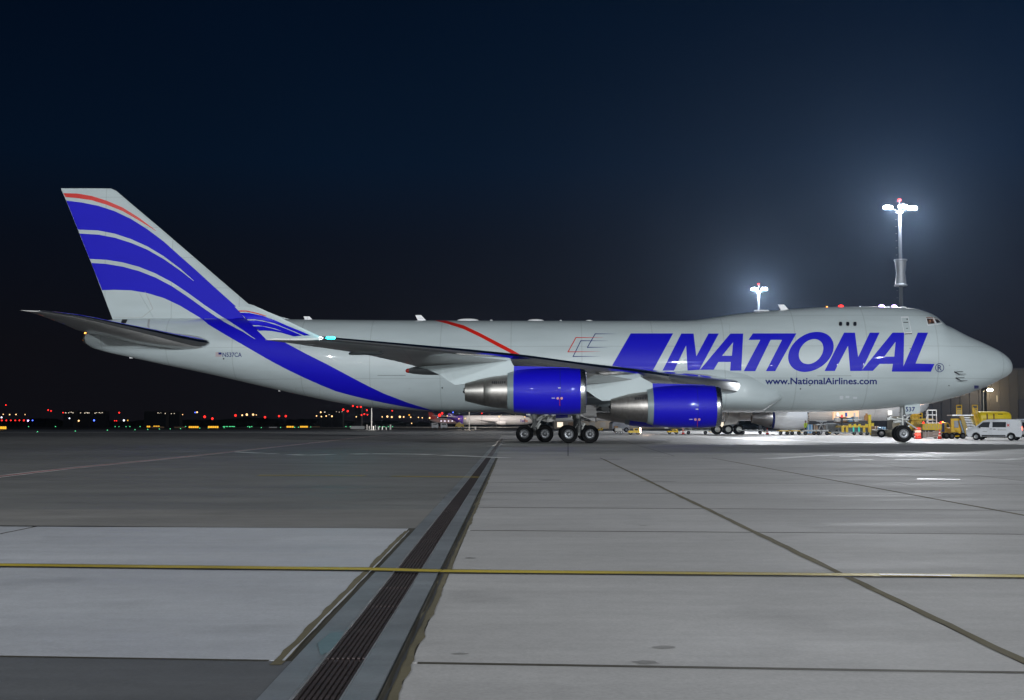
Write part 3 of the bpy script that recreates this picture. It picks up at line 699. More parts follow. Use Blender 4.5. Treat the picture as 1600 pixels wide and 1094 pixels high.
# ---- engines: builder placed by fan axis
def nacelle(side, lat, lip_px, ex_px, noz_px, top_py, bot_py, main_w):
    a = loc(lip_px, (top_py+bot_py)/2, lat); b = loc(ex_px, (top_py+bot_py)/2, lat); c = loc(noz_px, (top_py+bot_py)/2, lat)
    zt, zb = loc((lip_px+ex_px)/2, top_py, lat).z, loc((lip_px+ex_px)/2, bot_py, lat).z
    Rm = (zt-zb)/2; zc = (zt+zb)/2; yc = -lat*side; Ln = a.x-b.x
    cowl = MB(); pr = []
    pf = pchip([0, .04, .12, .3, .5, .7, .85, 1], [.955, .965, .985, 1.0, .995, .965, .92, .86])
    for i in range(17): pr.append((Rm*pf(i/16*0.92), -Ln*(0.08+i/16*0.92)))
    pr += [(Rm*.80, -Ln), (Rm*.78, -Ln*.8)]
    cowl.lathe(pr, (a.x, yc, zc), 'x', 56); cow = cowl.build('engine_cowl', P_BLUE, plane, True)
    lip = MB(); lp = []
    for i in range(13):
        t = -math.pi/2+i/12*math.pi*0.5
    lp = [(Rm*.955, -Ln*.082), (Rm*.950, -Ln*.05), (Rm*.935, -Ln*.022), (Rm*.905, -Ln*.004), (Rm*.87, 0.0), (Rm*.835, -Ln*.006), (Rm*.80, -Ln*.03), (Rm*.785, -Ln*.08), (Rm*.80, -Ln*.3)]
    lip.lathe(lp, (a.x, yc, zc), 'x', 56); lip.build('inlet_lip', M_LIP, cow, True)
    fan = MB(); fan.lathe([(0.001, -Ln*.24), (Rm*.16, -Ln*.27), (Rm*.24, -Ln*.34), (Rm*.79, -Ln*.345)], (a.x, yc, zc), 'x', 32); fan.build('fan_disc', M_DARK, cow, True)
    ring = MB(); ring.lathe([(Rm*.868, -Ln*.985), (Rm*.865, -Ln*1.0), (Rm*.80, -Ln*1.085), (Rm*.76, -Ln*1.085), (Rm*.76, -Ln*.9)], (a.x, yc, zc), 'x', 56); ring.build('fan_nozzle_ring', M_GREY, cow, True)
    x2 = c.x; L2 = (a.x-Ln*1.06)-x2
    core = MB(); cs = (a.x-Ln*1.06, yc, zc-0.02)
    core.lathe([(Rm*.735, 0.5), (Rm*.735, 0), (Rm*.72, -L2*.10), (Rm*.66, -L2*.38), (Rm*.60, -L2*.57), (Rm*.59, -L2*.575), (Rm*.585, -L2*.60), (Rm*.40, -L2), (Rm*.36, -L2), (Rm*.34, -L2*.7)], cs, 'x', 56)
    core.build('exhaust_nozzle', M_NOZ, cow, True)
    plug = MB(); plug.lathe([(Rm*.24, -L2*.7), (Rm*.18, -L2*0.95), (0.05, -L2*1.05), (0.001, -L2*1.06)], cs, 'x', 28); plug.build('exhaust_plug', M_DARK, cow, True)
    for k_ in (.36, .70): MB().lathe([(Rm*pf(k_)+.004, -Ln*k_-.012), (Rm*pf(k_)+.008, -Ln*k_), (Rm*pf(k_)+.004, -Ln*k_+.012)], (a.x, yc, zc), 'x', 56).build('cowl_seam', P_NAVY, cow, True)
    for k_ in (.45, .55, .8): MB().box((a.x-Ln*k_, yc-side*.12, zc-Rm*.995), (.25, .08, .05)).build('cowl_latch', M_STRUT, cow)
    # vent on the core cowl
    v = MB()
    for i in range(7):
        x = cs[0]-L2*.10-i*L2*.045
        v.box((x, yc-side*Rm*.60, zc+Rm*.36), (L2*.03, .05, .14), rx=-side*0.5)
    v.build('vent_grille', M_DARK, cow)
    # strake, side chine
    s_ = MB(); s_.prism([(0, 0), (-1.1, .02), (-1.25, .26), (-.9, .24)], (a.x-Ln*.35, yc+side*Rm*.72, zc+Rm*.72), .02); s_.build('nacelle_strake', P_BLUE, cow)
    # pylon up to the wing
    le, te = wing_at(lat); py_ = []
    zt2 = zc+Rm
    zch = lambda x: le.z+(te.z-le.z)*(le.x-x)/(le.x-te.x)-.12
    V = []
    outline = [(a.x-Ln*.22, zt2-.12, zt2+.01), (a.x-Ln*.5, zt2-.35, zt2+.05), (a.x-Ln*.8, zt2-.5, zt2+.08), (b.x, zt2-.7, zt2+.10), (le.x-.6, zt2-.85, max(zt2, le.z-.12)), (le.x-2.2, zt2-1.0, zch(le.x-2.2)), (c.x+.3, zc+.45, zch(c.x+.3)), (c.x-.56, zc+.36, zch(c.x-.56)), (c.x-1.0, zc+.62, zch(c.x-1.0)), (c.x-1.39, zc+.92, zch(c.x-1.39)), (c.x-2.2, zc+1.28, zch(c.x-2.2)), (c.x-2.75, max(zc+1.42, zch(c.x-2.75)-.08), zch(c.x-2.75))]
    outline.sort(key=lambda q: -q[0]); nn = len(outline)
    for sgn in (-1, 1):
        for i, (x, zlo, zhi) in enumerate(outline):
            hw = .06 if i == 0 else (.16 if i == 1 else .25)
            V += [(x, yc+sgn*hw, zlo), (x, yc+sgn*hw*.75, zhi)]
    Fq = []
    for i in range(nn-1):
        Fq += [(2*i, 2*i+2, 2*i+3, 2*i+1), (2*nn+2*i, 2*nn+2*i+1, 2*nn+2*i+3, 2*nn+2*i+2), (2*i+1, 2*i+3, 2*nn+2*i+3, 2*nn+2*i+1), (2*i, 2*nn+2*i, 2*nn+2*i+2, 2*i+2)]
    Fq += [(0, 1, 2*nn+1, 2*nn), (2*nn-2, 4*nn-2, 4*nn-1, 2*nn-1)]
    pyl = mesh_obj('engine_pylon', V, Fq, [P_STRIPE, P_BLUE], plane, False)
    for pg in pyl.data.polygons: pg.material_index = 1 if pg.center.x > b.x+.3 else 0
    bm = bmesh.new(); bm.from_mesh(pyl.data); bmesh.ops.recalc_face_normals(bm, faces=bm.faces); bm.to_mesh(pyl.data); bm.free()
    h = MB(); h.box((x2-.35, yc, zc+Rm*.62), (1.5, .42, .26), bev=.04); h.build('pylon_tail', M_NOZ, pyl)
    return cow
nac_out = nacelle(1, 20.8, 915.5, 803, 727, 574.8, 648.5, 0)
nac_in = nacelle(1, 11.7, 1125, 1019.5, 954, 601.7, 669, 0)
nacelle(-1, 20.8, 915.5, 803, 727, 574.8, 648.5, 0); nacelle(-1, 11.7, 1125, 1019.5, 954, 601.7, 669, 0)

# ---- landing gear
def wheel_parts(par, c, r=.622, w_=.46):
    t = MB(); t.lathe([(r*.56, -w_*.42), (r*.72, -w_*.5), (r*.9, -w_*.48), (r*.975, -w_*.36), (r, -w_*.12), (r, w_*.12), (r*.975, w_*.36), (r*.9, w_*.48), (r*.72, w_*.5), (r*.56, w_*.42)], c, 'y', 36)
    o = t.build('wheel', M_TYRE, par, True)
    m_ = MB()
    for s_ in (-1, 1):
        y0 = s_*w_*.42
        m_.lathe([(r*.565, y0), (r*.54, y0+s_*.02), (r*.50, y0-s_*.01), (r*.44, y0-s_*.10), (r*.30, y0-s_*.12), (r*.24, y0-s_*.04), (r*.20, y0+s_*.03), (r*.13, y0+s_*.06), (.001, y0+s_*.065)], c, 'y', 28)
        for i in range(9):
            a = 2*math.pi*i/9; m_.box((c[0]+r*.37*math.cos(a), c[1]+y0-s_*.10, c[2]+r*.37*math.sin(a)), (.05, .03, .05))
    m_.build('rim', M_RIM, o, True)
    return o
def main_gear(side, cpx, latc, tilt_x, top_z, brace):
    p = loc(cpx, 680, latc); cx = p.x; yc = -latc*side
    g = MB(); g.tube((cx, yc, .62), (cx, yc, 1.75), .14, .16, 16); g.tube((cx, yc, 1.7), (cx+.15*tilt_x, yc, top_z), .23, .27, 18)
    g.box((cx, yc, .62), (1.62, .24, .26), bev=.05)
    strut = g.build('gear_strut', M_STRUT, plane, True)
    for dx in (-.735, .735): MB().tube((cx+dx, yc-.68, .62), (cx+dx, yc+.68, .62), .085).build('axle', M_STRUT, strut, True)
    o_ = MB(); o_.tube((cx, yc, 1.0), (cx, yc, 1.45), .105, .105, 16); o_.build('oleo', M_OLEO, strut, True)
    for dx in (-.735, .735):
        for dy in (-.56, .56): wheel_parts(strut, (cx+dx, yc+dy, .622))
    b = MB()
    for q in brace: b.tube(Vector((cx+q[0], yc+q[1]*side, q[2])), Vector((cx+q[3], yc+q[4]*side, q[5])), q[6], q[6]*.9, 8)
    b.box((cx+.28, yc, 1.15), (.10, .22, .5), ry=.5); b.box((cx+.30, yc, .88), (.10, .2, .4), ry=-.7)
    for dx in (-.45, .45): b.tube((cx+dx, yc-.1*side, .8), (cx+.05, yc-.1*side, 1.55), .035)
    b.build('drag_brace', M_BRAKE, strut, True)
    h = MB(); 
    for i in range(5): h.tube((cx-.2+.1*i, yc-.2*side, .75), (cx-.15+.06*i, yc-.25*side, 1.7), .015)
    h.build('hydraulic_hose', M_DARK, strut)
    return strut
wg_brace = [(0, 0, 1.9, -1.5, 1.2, 2.7, .09), (0, 0, 1.5, 1.4, .3, 2.6, .08), (-.1, 0, 2.0, -.2, 2.6, 2.6, .08)]
bg_brace = [(.1, 0, 1.6, 1.5, .1, 2.5, .11), (-.1, 0, 1.6, -.9, .1, 2.5, .10), (.1, -.2, 1.1, .9, -.2, 2.4, .07), (.9, -.2, 1.5, 1.2, -.2, 2.4, .07)]
for sd in (1, -1):
    main_gear(sd, 905, 5.5, -.6, 3.3, wg_brace); main_gear(sd, 835.5, 1.95, 0, 2.9, bg_brace)
# wing gear door and body doors
p0, p1, p2, p3 = loc(931, 632, 6.3), loc(932.5, 660, 6.3), loc(907, 650, 6.3), loc(908, 641, 6.3)
for sd in (1, -1):
    d = MB(); d.prism([(p0.x, p0.z), (p1.x, p1.z), (p2.x, p2.z), (p3.x, p3.z+.35)], (0, -6.3*sd, 0), .035); d.build('gear_door', P_WING, plane)
    d = MB(); d.prism([(1.2, 2.35), (3.0, 2.35), (2.9, 1.55), (2.3, 1.45), (1.3, 1.75)], (.3, -1.1*sd, 0), .03); d.build('gear_door', P_WING, plane)
wp = loc(905, 640, 4); MB().box((wp.x-.2, 0, 2.42), (3.6, 6.9, .25)).build('wheel_well', M_BLACK, plane)
# nose gear
p = loc(1411.5, 679, 0.4); cx = p.x
g = MB(); g.tube((cx, 0, .62), (cx, 0, 1.5), .10, .11, 16); g.tube((cx, 0, 1.35), (cx+.12, 0, 3.0), .17, .20, 18); g.tube((cx, -.5, .62), (cx, .5, .62), .08)
ns = g.build('nose_gear_strut', M_STRUT, plane, True)
for dy in (-.42, .42): wheel_parts(ns, (cx, dy, .622), w_=.42)
b = MB(); b.tube((cx, -.05, 1.55), (cx-1.0, -.05, 1.75), .10, .08); b.tube((cx-.1, -.25, 1.5), (cx-.7, -.3, 1.45), .09); b.tube((cx+.05, -.05, 1.7), (cx+1.1, -.05, .95), .055); b.tube((cx+.05, .1, 1.35), (cx+1.0, .1, 2.4), .07)
b.tube((cx-.45, -.28, 1.75), (cx+.45, -.28, 1.62), .06); b.tube((cx, -.28, 1.2), (cx, -.28, 1.9), .07); b.box((cx+.4, 0, .95), (.12, .2, .6), ry=.4); b.box((cx-1.0, -.05, 1.7), (.2, .3, .22), bev=.04)
b.build('steering_linkage', M_BRAKE, ns, True)
for s_ in (-.28, .28):
    q = MB(); q.lathe([(.001, .0), (.09, .0), (.11, -.05), (.10, -.16), (.001, -.2)], (cx+.22, s_, 1.95), 'x', 16); q.build('taxi_light', M_STEEL, ns, True)
door = {}
for sd in (1, -1):
    P = [loc(1413, 634, .62), loc(1437.5, 631, .62), loc(1437, 646, .62), loc(1414.5, 647.5, .62)]
    d = MB(); d.prism([(q.x, q.z) for q in P], (0, -.62*sd, 0), .025); door[sd] = d.build('nose_gear_door', P_WHITE2 if False else P_STRIPE, plane)

# ---- painted livery: thin skins laid on the surface they are painted on
def surf_data(objs):
    V, Fq, NN = [], [], []
    for o in objs:
        b = len(V); me = o.data
        V += [v.co.copy() for v in me.vertices]; NN += [v.normal.copy() for v in me.vertices]
        Fq += [[i+b for i in p.vertices] for p in me.polygons if len(p.vertices) <= 8]
    return BVHTree.FromPolygons(V, Fq), V, NN, Fq
S_BODY = surf_data([fus, fin_full, fillet]); bpy.data.objects.remove(fin_full); S_WL = surf_data([wl_n]); S_FUS = surf_data([fus])
def cast(S, px, py, off):
    d = pray(px, py); hit, nrm, idx, dist = S[0].ray_cast(CAML, d)
    if hit is None: return None, None
    ws = 0; nn = Vector()
    for i in S[3][idx]:
        q = 1/((S[1][i]-hit).length+1e-4)**2; nn += S[2][i]*q; ws += q
    nn.normalize()
    if nn.dot(d) > 0: nn = -nn
    if hit.z > 9.25: nn = Vector((0.15*nn.x, -1, 0)).normalized()     # the fin: paint lies on its flank
    return hit+nn*off, nn
def decal(name, loops, m, parent, S=None, off=0.018, cell=4.0, extra=None):
    """loops: list of shapes, each a list of outlines in picture positions (the first outside, the others holes)"""
    S = S or S_BODY
    bm = bmesh.new()
    for shape in loops:
        flat = [q for lp in shape for q in lp]
        vs_ = [bm.verts.new((x, y, 0)) for x, y in flat]
        tris = tessellate_polygon([[Vector((x, y, 0)) for x, y in lp] for lp in shape])
        for t in tris:
            if len(set(t)) == 3:
                try: bm.faces.new([vs_[i] for i in t])
                except ValueError: pass
    if extra:
        vv, ff = extra; q = [bm.verts.new((x, y, 0)) for x, y in vv]
        for t in ff:
            try: bm.faces.new([q[i] for i in t])
            except ValueError: pass
    xs_ = [v.co.x for v in bm.verts]; ys_ = [v.co.y for v in bm.verts]
    for ax, lo, hi in ((0, min(xs_), max(xs_)), (1, min(ys_), max(ys_))):
        c = math.floor(lo/cell)*cell+cell
        while c < hi:
            co = Vector((c, 0, 0)) if ax == 0 else Vector((0, c, 0)); no = Vector((1, 0, 0)) if ax == 0 else Vector((0, 1, 0))
            bmesh.ops.bisect_plane(bm, geom=bm.verts[:]+bm.edges[:]+bm.faces[:], plane_co=co, plane_no=no, dist=1e-5)
            c += cell
    V, NN, bad = [], [], set(); bm.verts.index_update()
    for v in bm.verts:
        h, nn = cast(S, v.co.x, v.co.y, off)
        for dx_, dy_ in [(q_*.15, 0) for q_ in range(1, 18)]+[(0, 1), (0, -1), (-1, 0)]:
            if h is not None: break
            h, nn = cast(S, v.co.x+dx_, v.co.y+dy_, off)
        if h is None: bad.add(v.index); V.append(Vector()); NN.append(Vector((0, -1, 0)))
        else: V.append(h); NN.append(nn)
    Fq = []
    for f in bm.faces:
        ids = [v.index for v in f.verts]
        if any(i in bad for i in ids): continue
        ys = [V[i].y for i in ids]
        if max(ys)-min(ys) > 1.6: continue
        a, b_, c_ = V[ids[0]], V[ids[1]], V[ids[2]]
        if (b_-a).cross(c_-a).dot(NN[ids[0]]) < 0: ids = ids[::-1]
        Fq.append(ids)
    bm.free()
    used = sorted({i for f in Fq for i in f}); mp = {i: k for k, i in enumerate(used)}
    return mesh_obj(name, [V[i] for i in used], [[mp[i] for i in f] for f in Fq], m, parent, True, [NN[i] for i in used])
def text_shape(txt, x0, x1, ytop, ybase, shear=0.0, bold=0.012):
    """flat letters fitted between x0..x1 with capitals from ytop to ybase (rows count downwards)"""
    cu = bpy.data.curves.new('t', 'FONT'); cu.body = txt; cu.resolution_u = 4; cu.offset = bold
    o = bpy.data.objects.new('t', cu); COL.objects.link(o)
    me = bpy.data.meshes.new_from_object(o.evaluated_get(bpy.context.evaluated_depsgraph_get()))
    bpy.data.objects.remove(o); bpy.data.curves.remove(cu)
    vv = [(v.co.x, v.co.y) for v in me.vertices]; ff = [tuple(p.vertices) for p in me.polygons]; bpy.data.meshes.remove(me)
    a, b = min(v[0] for v in vv), max(v[0] for v in vv); cap = 0.70
    k = (ybase-ytop)/cap
    return [(x0+(x-a)/(b-a)*(x1-x0)+shear*y*k, ybase-y*k) for x, y in vv], ff
def z4(pts, ox=0, oy=0, k=4.0): return [(ox+x/k, oy+y/k) for x, y in pts]

r1 = lambda p: z4(p, 0, 270, 3.9075)
r3 = lambda p: z4(p, 300, 450)
r4 = lambda p: z4(p, 600, 450)
r5 = lambda p: z4(p, 900, 450)
r6 = lambda p: z4(p, 1200, 450)
top_edge = r1([(407, 170), (500, 182), (600, 202), (700, 235), (800, 282), (900, 345), (1000, 420), (1100, 510), (1200, 598), (1300, 690), (1440, 815)])
top_edge += r3([(330, 190), (430, 250), (550, 325), (620, 362), (700, 405), (850, 480), (1000, 560), (1100, 612), (1200, 660), (1350, 717), (1500, 764), (1560, 776)])
bot_edge = r1([(622, 718), (700, 715), (800, 718), (900, 735), (1000, 765), (1100, 812), (1230, 890)]) + r3([(100, 228), (200, 288), (300, 345), (400, 403), (500, 460), (600, 512), (700, 560), (800, 604), (900, 645), (1000, 672), (1100, 696), (1200, 717), (1300, 736), (1400, 753), (1500, 768)])
TEp = lambda y: 95+(y-294)*(176-95)/(497-294)
te_pts = [(TEp(y)+1.0, y) for y in (440, 400, 360, 330)]
te_top = [(TEp(313.5)+1.0, 313.5)]
decal('tail_swoosh', [[te_top+top_edge[1:]+bot_edge[::-1][:-1]+[(TEp(453.5)+1.0, 453.5)]+te_pts]], P_BLUE_MATT, plane)
def band(u, l): return [[u+l[::-1]]]
decal('tail_pinstripe', band([(TEp(359)+1.3, 359)]+r1([(600, 353), (700, 372), (800, 405), (900, 450), (1000, 510), (1100, 585), (1185, 660)]), [(TEp(365)+1.3, 365)]+r1([(600, 378), (700, 397), (800, 428), (900, 470), (1000, 527), (1100, 597), (1183, 661)])), P_FIN, plane, off=.032)
decal('tail_pinstripe', band([(TEp(405)+1.3, 404.8)]+r1([(650, 532), (750, 548), (850, 575), (950, 615), (1050, 668), (1150, 735), (1250, 808), (1390, 902)])+[(380, 516.5), (399, 530)], [(TEp(411)+1.3, 411)]+r1([(650, 557), (750, 574), (850, 601), (950, 640), (1050, 693), (1150, 760), (1250, 832), (1370, 914)])+[(379, 518.5), (398.6, 530.5)]), P_FIN, plane, off=.032)
decal('tail_pinstripe', band([(TEp(302)+1.3, 302)]+r1([(470, 127), (560, 142), (650, 170), (750, 213), (850, 275), (955, 355)]), [(TEp(308)+1.3, 308)]+r1([(470, 155), (560, 168), (650, 195), (750, 235), (850, 293), (953, 356)])), P_RED, plane, off=.022)
decal('red_arc', [[r4([(318, 204), (385, 205), (500, 236), (600, 283), (700, 335), (800, 387), (868, 427), (900, 448), (875, 448), (843, 430), (780, 402), (700, 360), (600, 307), (500, 259), (400, 226)])]], P_RED, plane)
# big title, letter by letter
def ell(cx, cy, a, b, k, n=56): return [(cx+a*math.cos(2*math.pi*i/n)-k*b*math.sin(2*math.pi*i/n), cy+b*math.sin(2*math.pi*i/n)) for i in range(n)]
LET = {
 'block': [r5([(342, 285), (607, 285), (480, 517), (207, 517)])],
 'N': [r5([(658, 286), (735, 286), (752, 428), (828, 286), (893, 286), (768, 517), (697, 517), (688, 360), (612, 517), (540, 517)])],
 'A': [r5([(965, 286), (1045, 286), (1033, 517), (963, 517), (967, 463), (890, 463), (856, 517), (770, 517)]), r5([(982, 340), (974, 424), (913, 424)])],
 'TI': [r5([(1106, 285), (1377, 285), (1245, 520), (1187, 520), (1288, 325), (1216, 325), (1120, 520), (1048, 520), (1152, 325), (1078, 325)])],
 'O': [r6(ell(268, 400, 137, 125, .31)), r6(ell(269, 398, 74, 78, .26))],
 'N2': [r6([(475, 280), (543, 280), (563, 432), (636, 280), (697, 280), (584, 519), (513, 519), (500, 362), (417, 519), (353, 519)])],
 'A2': [r6([(778, 280), (851, 280), (846, 490), (936, 280), (1000, 280), (922, 472), (1040, 475), (1017, 523), (773, 523), (780, 475), (697, 475), (655, 518), (583, 518)]), r6([(797, 337), (789, 429), (727, 429)])]}
ttl = []
for key in ('block', 'N', 'A', 'TI', 'O', 'N2', 'A2'):
    decal('title_letter' if key != 'block' else 'title_block', [LET[key]], P_BLUE, plane, S_FUS)
circ = lambda cx, cy, r, n=28: [(cx+r*math.cos(2*math.pi*i/n), cy+r*math.sin(2*math.pi*i/n)) for i in range(n)]
decal('registered_mark', [[circ(1468, 574.6, 7.0), circ(1468, 574.6, 6.0)]], P_NAVY, plane, S_FUS)
decal('registered_mark', [], P_NAVY, plane, S_FUS, extra=text_shape('R', 1464.8, 1471.6, 570.3, 578.9))
decal('web_address', [], P_NAVY, plane, S_FUS, off=.014, extra=text_shape('www.NationalAirlines.com', 1195.5, 1370, 590.2, 600.2, bold=.022))
decal('registration', [], P_NAVY, plane, S_FUS, off=.014, extra=text_shape('N537CA', 347.8, 377.8, 550.9, 557.6, bold=.012))
decal('fuselage_lettering', [], P_NAVY, plane, S_FUS, off=.014, extra=text_shape('Wo', 543.5, 563, 538, 551.5))
# small flag
decal('flag_canton', [[[(341.5, 550.8), (346.3, 550.8), (346.3, 554), (341.5, 554)]]], P_NAVY, plane, S_FUS, off=.014)
for i in range(4): decal('flag_stripe', [[[(336.8, 551+i*1.7), (346.3, 551+i*1.7), (346.3, 551.7+i*1.7), (336.8, 551.7+i*1.7)]]], mat('faded_red', (.45, .16, .18), .5), plane, S_FUS, off=.012)
# open box emblem: stroked outlines that taper to nothing at their open ends
def stroke(pts, w0, taper=True):
    out = []
    for i, (p, q) in enumerate(zip(pts, pts[1:])):
        p, q = Vector(p), Vector(q); d = (q-p).normalized(); n_ = Vector((-d.y, d.x))*w0/2; last = (i in (0, len(pts)-2)) and taper
        w1 = 1.0
        a0, a1 = (0.10, 1) if (last and i == 0) else (1, 1)
        b0, b1 = (1, 0.10) if (last and i == len(pts)-2) else (1, 1)
        s0, s1 = a0*b0, a1*b1
        if last and i == 0: s0, s1 = 0.1, 1
        if last and i == len(pts)-2: s0, s1 = 1, 0.1
        p2 = p-d*w0/2*(s0 == 1); q2 = q+d*w0/2*(s1 == 1)
        out.append([[tuple(p2+n_*s0), tuple(q2+n_*s1), tuple(q2-n_*s1), tuple(p2-n_*s0)]])
    return out
decal('emblem_outline', stroke(r4([(1370, 311), (1200, 311), (1150, 400), (1350, 398)]), 1.3), P_RED, plane, S_FUS)
decal('emblem_outline', stroke(r4([(1450, 288), (1320, 288), (1271, 372), (1400, 372)]), 1.3), P_NAVY, plane, S_FUS, off=.016)
decal('emblem_outline', stroke(r4([(1400, 331), (1230, 331), (1182, 429), (1350, 428)]), 1.3), P_NAVY, plane, S_FUS, off=.016)
# winglet livery
r9 = lambda p: z4(p, 360, 460, 8.0)
decal('winglet_stripe', [[r9([(118, 234), (230, 235), (400, 270), (550, 320), (700, 385), (850, 445), (1000, 508), (925, 512), (820, 470), (650, 400), (550, 360), (400, 325), (300, 312), (200, 312)])],
    [r9([(214, 325), (330, 325), (450, 345), (600, 390), (750, 450), (895, 512), (820, 518), (700, 478), (560, 425), (450, 400), (350, 385), (275, 382)])],
    [r9([(285, 397), (400, 397), (500, 420), (650, 460), (830, 520), (790, 520), (650, 480), (520, 455), (430, 450), (345, 452)])]], P_BLUE, wl_n, S_WL, off=.025, cell=2)
decal('winglet_stripe', [[r9([(100, 205), (200, 207), (330, 235), (450, 272), (440, 276), (320, 243), (200, 218), (110, 218)])]], P_RED, wl_n, S_WL, off=.025, cell=2)
# engine markings
for cow, ox, oy in ((nac_out, 0, 0), (nac_in, 196, 21.5+11.5)):
    S_ = surf_data([cow])
    if cow is nac_out: px_, py_ = 862, 622
    else: px_, py_ = 1077, 655
    decal('cowl_marking', [[[(px_, py_-.4), (px_+5, py_-.4), (px_+5, py_+.4), (px_, py_+.4)]]], P_WHITE2, cow, S_)
    decal('cowl_marking', [[circ(px_+9.5, py_+.3, 2.0, 14)], [circ(px_+15.5, py_+.3, 2.0, 14)]], mat('pink_marking', (.7, .35, .33), .5), cow, S_)
    decal('cowl_marking', [[[(px_+12.3, py_+.6), (px_+13.0, py_+.6), (px_+13.0, py_+12), (px_+12.3, py_+12)]]], P_RED, cow, S_)
    decal('cowl_marking', [[[(px_+10, py_-16.2), (px_+14, py_-16.2), (px_+14, py_-15.2), (px_+10, py_-15.2)]]], P_WHITE2, cow, S_)
S_DOOR = surf_data([door[1]])
decal('fleet_number', [], P_NAVY, door[1], S_DOOR, off=.012, extra=text_shape('537', 1415.0, 1429.6, 636.2, 642.8, bold=.02))
# upper deck door, windows, small doors
def quadring(P, t):
    c = Vector((sum(p[0] for p in P)/4, sum(p[1] for p in P)/4)); return [tuple(c+(Vector(p)-c)*(1-t/((Vector(p)-c).length))) for p in P]
dr = r6([(830, 182), (876, 181), (898, 284), (850, 287)])
decal('crew_door', [[dr]], P_STRIPE, plane, S_FUS, off=.012)
decal('door_outline', [[dr, quadring(dr, 1.5)[::-1]]], P_WHITE2, plane, S_FUS, off=.03)
decal('door_sill', [[r6([(853, 286), (900, 284), (900, 289), (854, 291)])]], M_DARK, plane, S_FUS, off=.03)
decal('door_window', [[circ(1200+869/4, 450+197/4, 1.1, 12)]], M_BLACK, plane, S_FUS, off=.03)
decal('door_handle', [[r6([(845, 214), (875, 214), (876, 219), (845, 219)])], [r6([(862, 252), (874, 252), (874, 256), (862, 256)])]], M_DARK, plane, S_FUS, off=.03)
def rr(cx, cy, a, b, n=20, p=3.2):
    return [(cx+a*math.copysign(abs(math.cos(2*math.pi*i/n))**(2/p), math.cos(2*math.pi*i/n)), cy+b*math.copysign(abs(math.sin(2*math.pi*i/n))**(2/p), math.sin(2*math.pi*i/n))) for i in range(n)]
for x in (453, 498, 543):
    cx_, cy_ = 1200+x/4, 450+226/4
    decal('window_frame', [[rr(cx_, cy_, 3.1, 3.7), rr(cx_, cy_, 2.5, 3.1)]], M_STRUT, plane, S_FUS, off=.03)
    decal('cabin_window', [[rr(cx_, cy_, 2.6, 3.2)]], M_GLASS, plane, S_FUS, off=.02)
# pitot probes, ports, patches
for px_, py_ in ((1491.5, 581.2), (1493.5, 590.5)):
    h0, nn = cast(S_FUS, px_, py_, 0.0); b = MB(); b.tube(h0-nn*.02, h0+nn*.16+Vector((.28, 0, -.14)), .05, .035); b.tube(h0+nn*.16+Vector((.22, 0, -.12)), h0+nn*.16+Vector((.75, 0, -.12)), .028, .015); b.tube(h0, h0+nn*.02+Vector((.6, 0, .02)), .02)
    b.build('pitot_probe', M_DARK, plane, True)
decal('radome_patch', [[r6([(1288, 609), (1316, 609), (1316, 627), (1288, 629)])]], P_NAVY, plane, S_FUS)
for px_, py_, r_ in ((1482.7, 602.5, .9), (1250.7, 607.5, 1.1), (1265.5, 602, 1.0), (1422, 544.5, .8), (1424, 553, .7), (691, 606, 1.2), (1483.5, 571, .6), (349.5, 560.5, 1.3), (640, 607, .5)):
    decal('static_port', [[circ(px_, py_, r_, 12)]], M_DARK, plane, S_FUS)
def rect(x0, y0, x1, y1): return [(x0, y0), (x1, y0), (x1, y1), (x0, y1)]
for a in ((1312, 618.5, 1317.5, 624), (1321, 618.5, 1327, 622), (1333, 620, 1339, 623)): decal('service_placard', [[rect(*a)]], mat('pale_placard', (.62, .66, .70), .5), plane, S_FUS)
for a in ((1277, 587.1, 1330, 587.5), (590, 586.3, 634, 586.8)): decal('panel_seam', [[rect(*a)]], M_DARK, plane, S_FUS)
# cargo door and service door outlines, very fine
for a in ((1095, 506, 1140, 548), (250, 520, 262, 545), (1052, 625, 1098, 640), (462, 606, 500, 620)):
    o = rect(*a); decal('panel_seam', [[o, rect(a[0]+.35, a[1]+.35, a[2]-.35, a[3]-.35)[::-1]]], mat('seam_grey', (.30, .33, .34), .5), plane, S_FUS, off=.009)
decal('tail_vent', [[[(190.5, 499.5), (199.5, 499.5), (197, 505), (188.5, 508)]]], M_BLACK, plane, S_FUS)
decal('tail_fairing', [[r1([(230*3.9075, 893-0), (905, 893), (900, 930), (905, 960), (915, 960), (912, 930), (917, 893)])]], M_STRUT, plane, S_FUS)
# rudder gap drawn as a real seam strip
decal('rudder_seam', [[[(226, 455), (227, 455), (239.6, 482.6), (222.5, 496.4), (176.5, 496.4), (176.5, 495.6), (222, 495.6), (238.4, 482.6)]]], M_STRUT, rud, S_BODY)
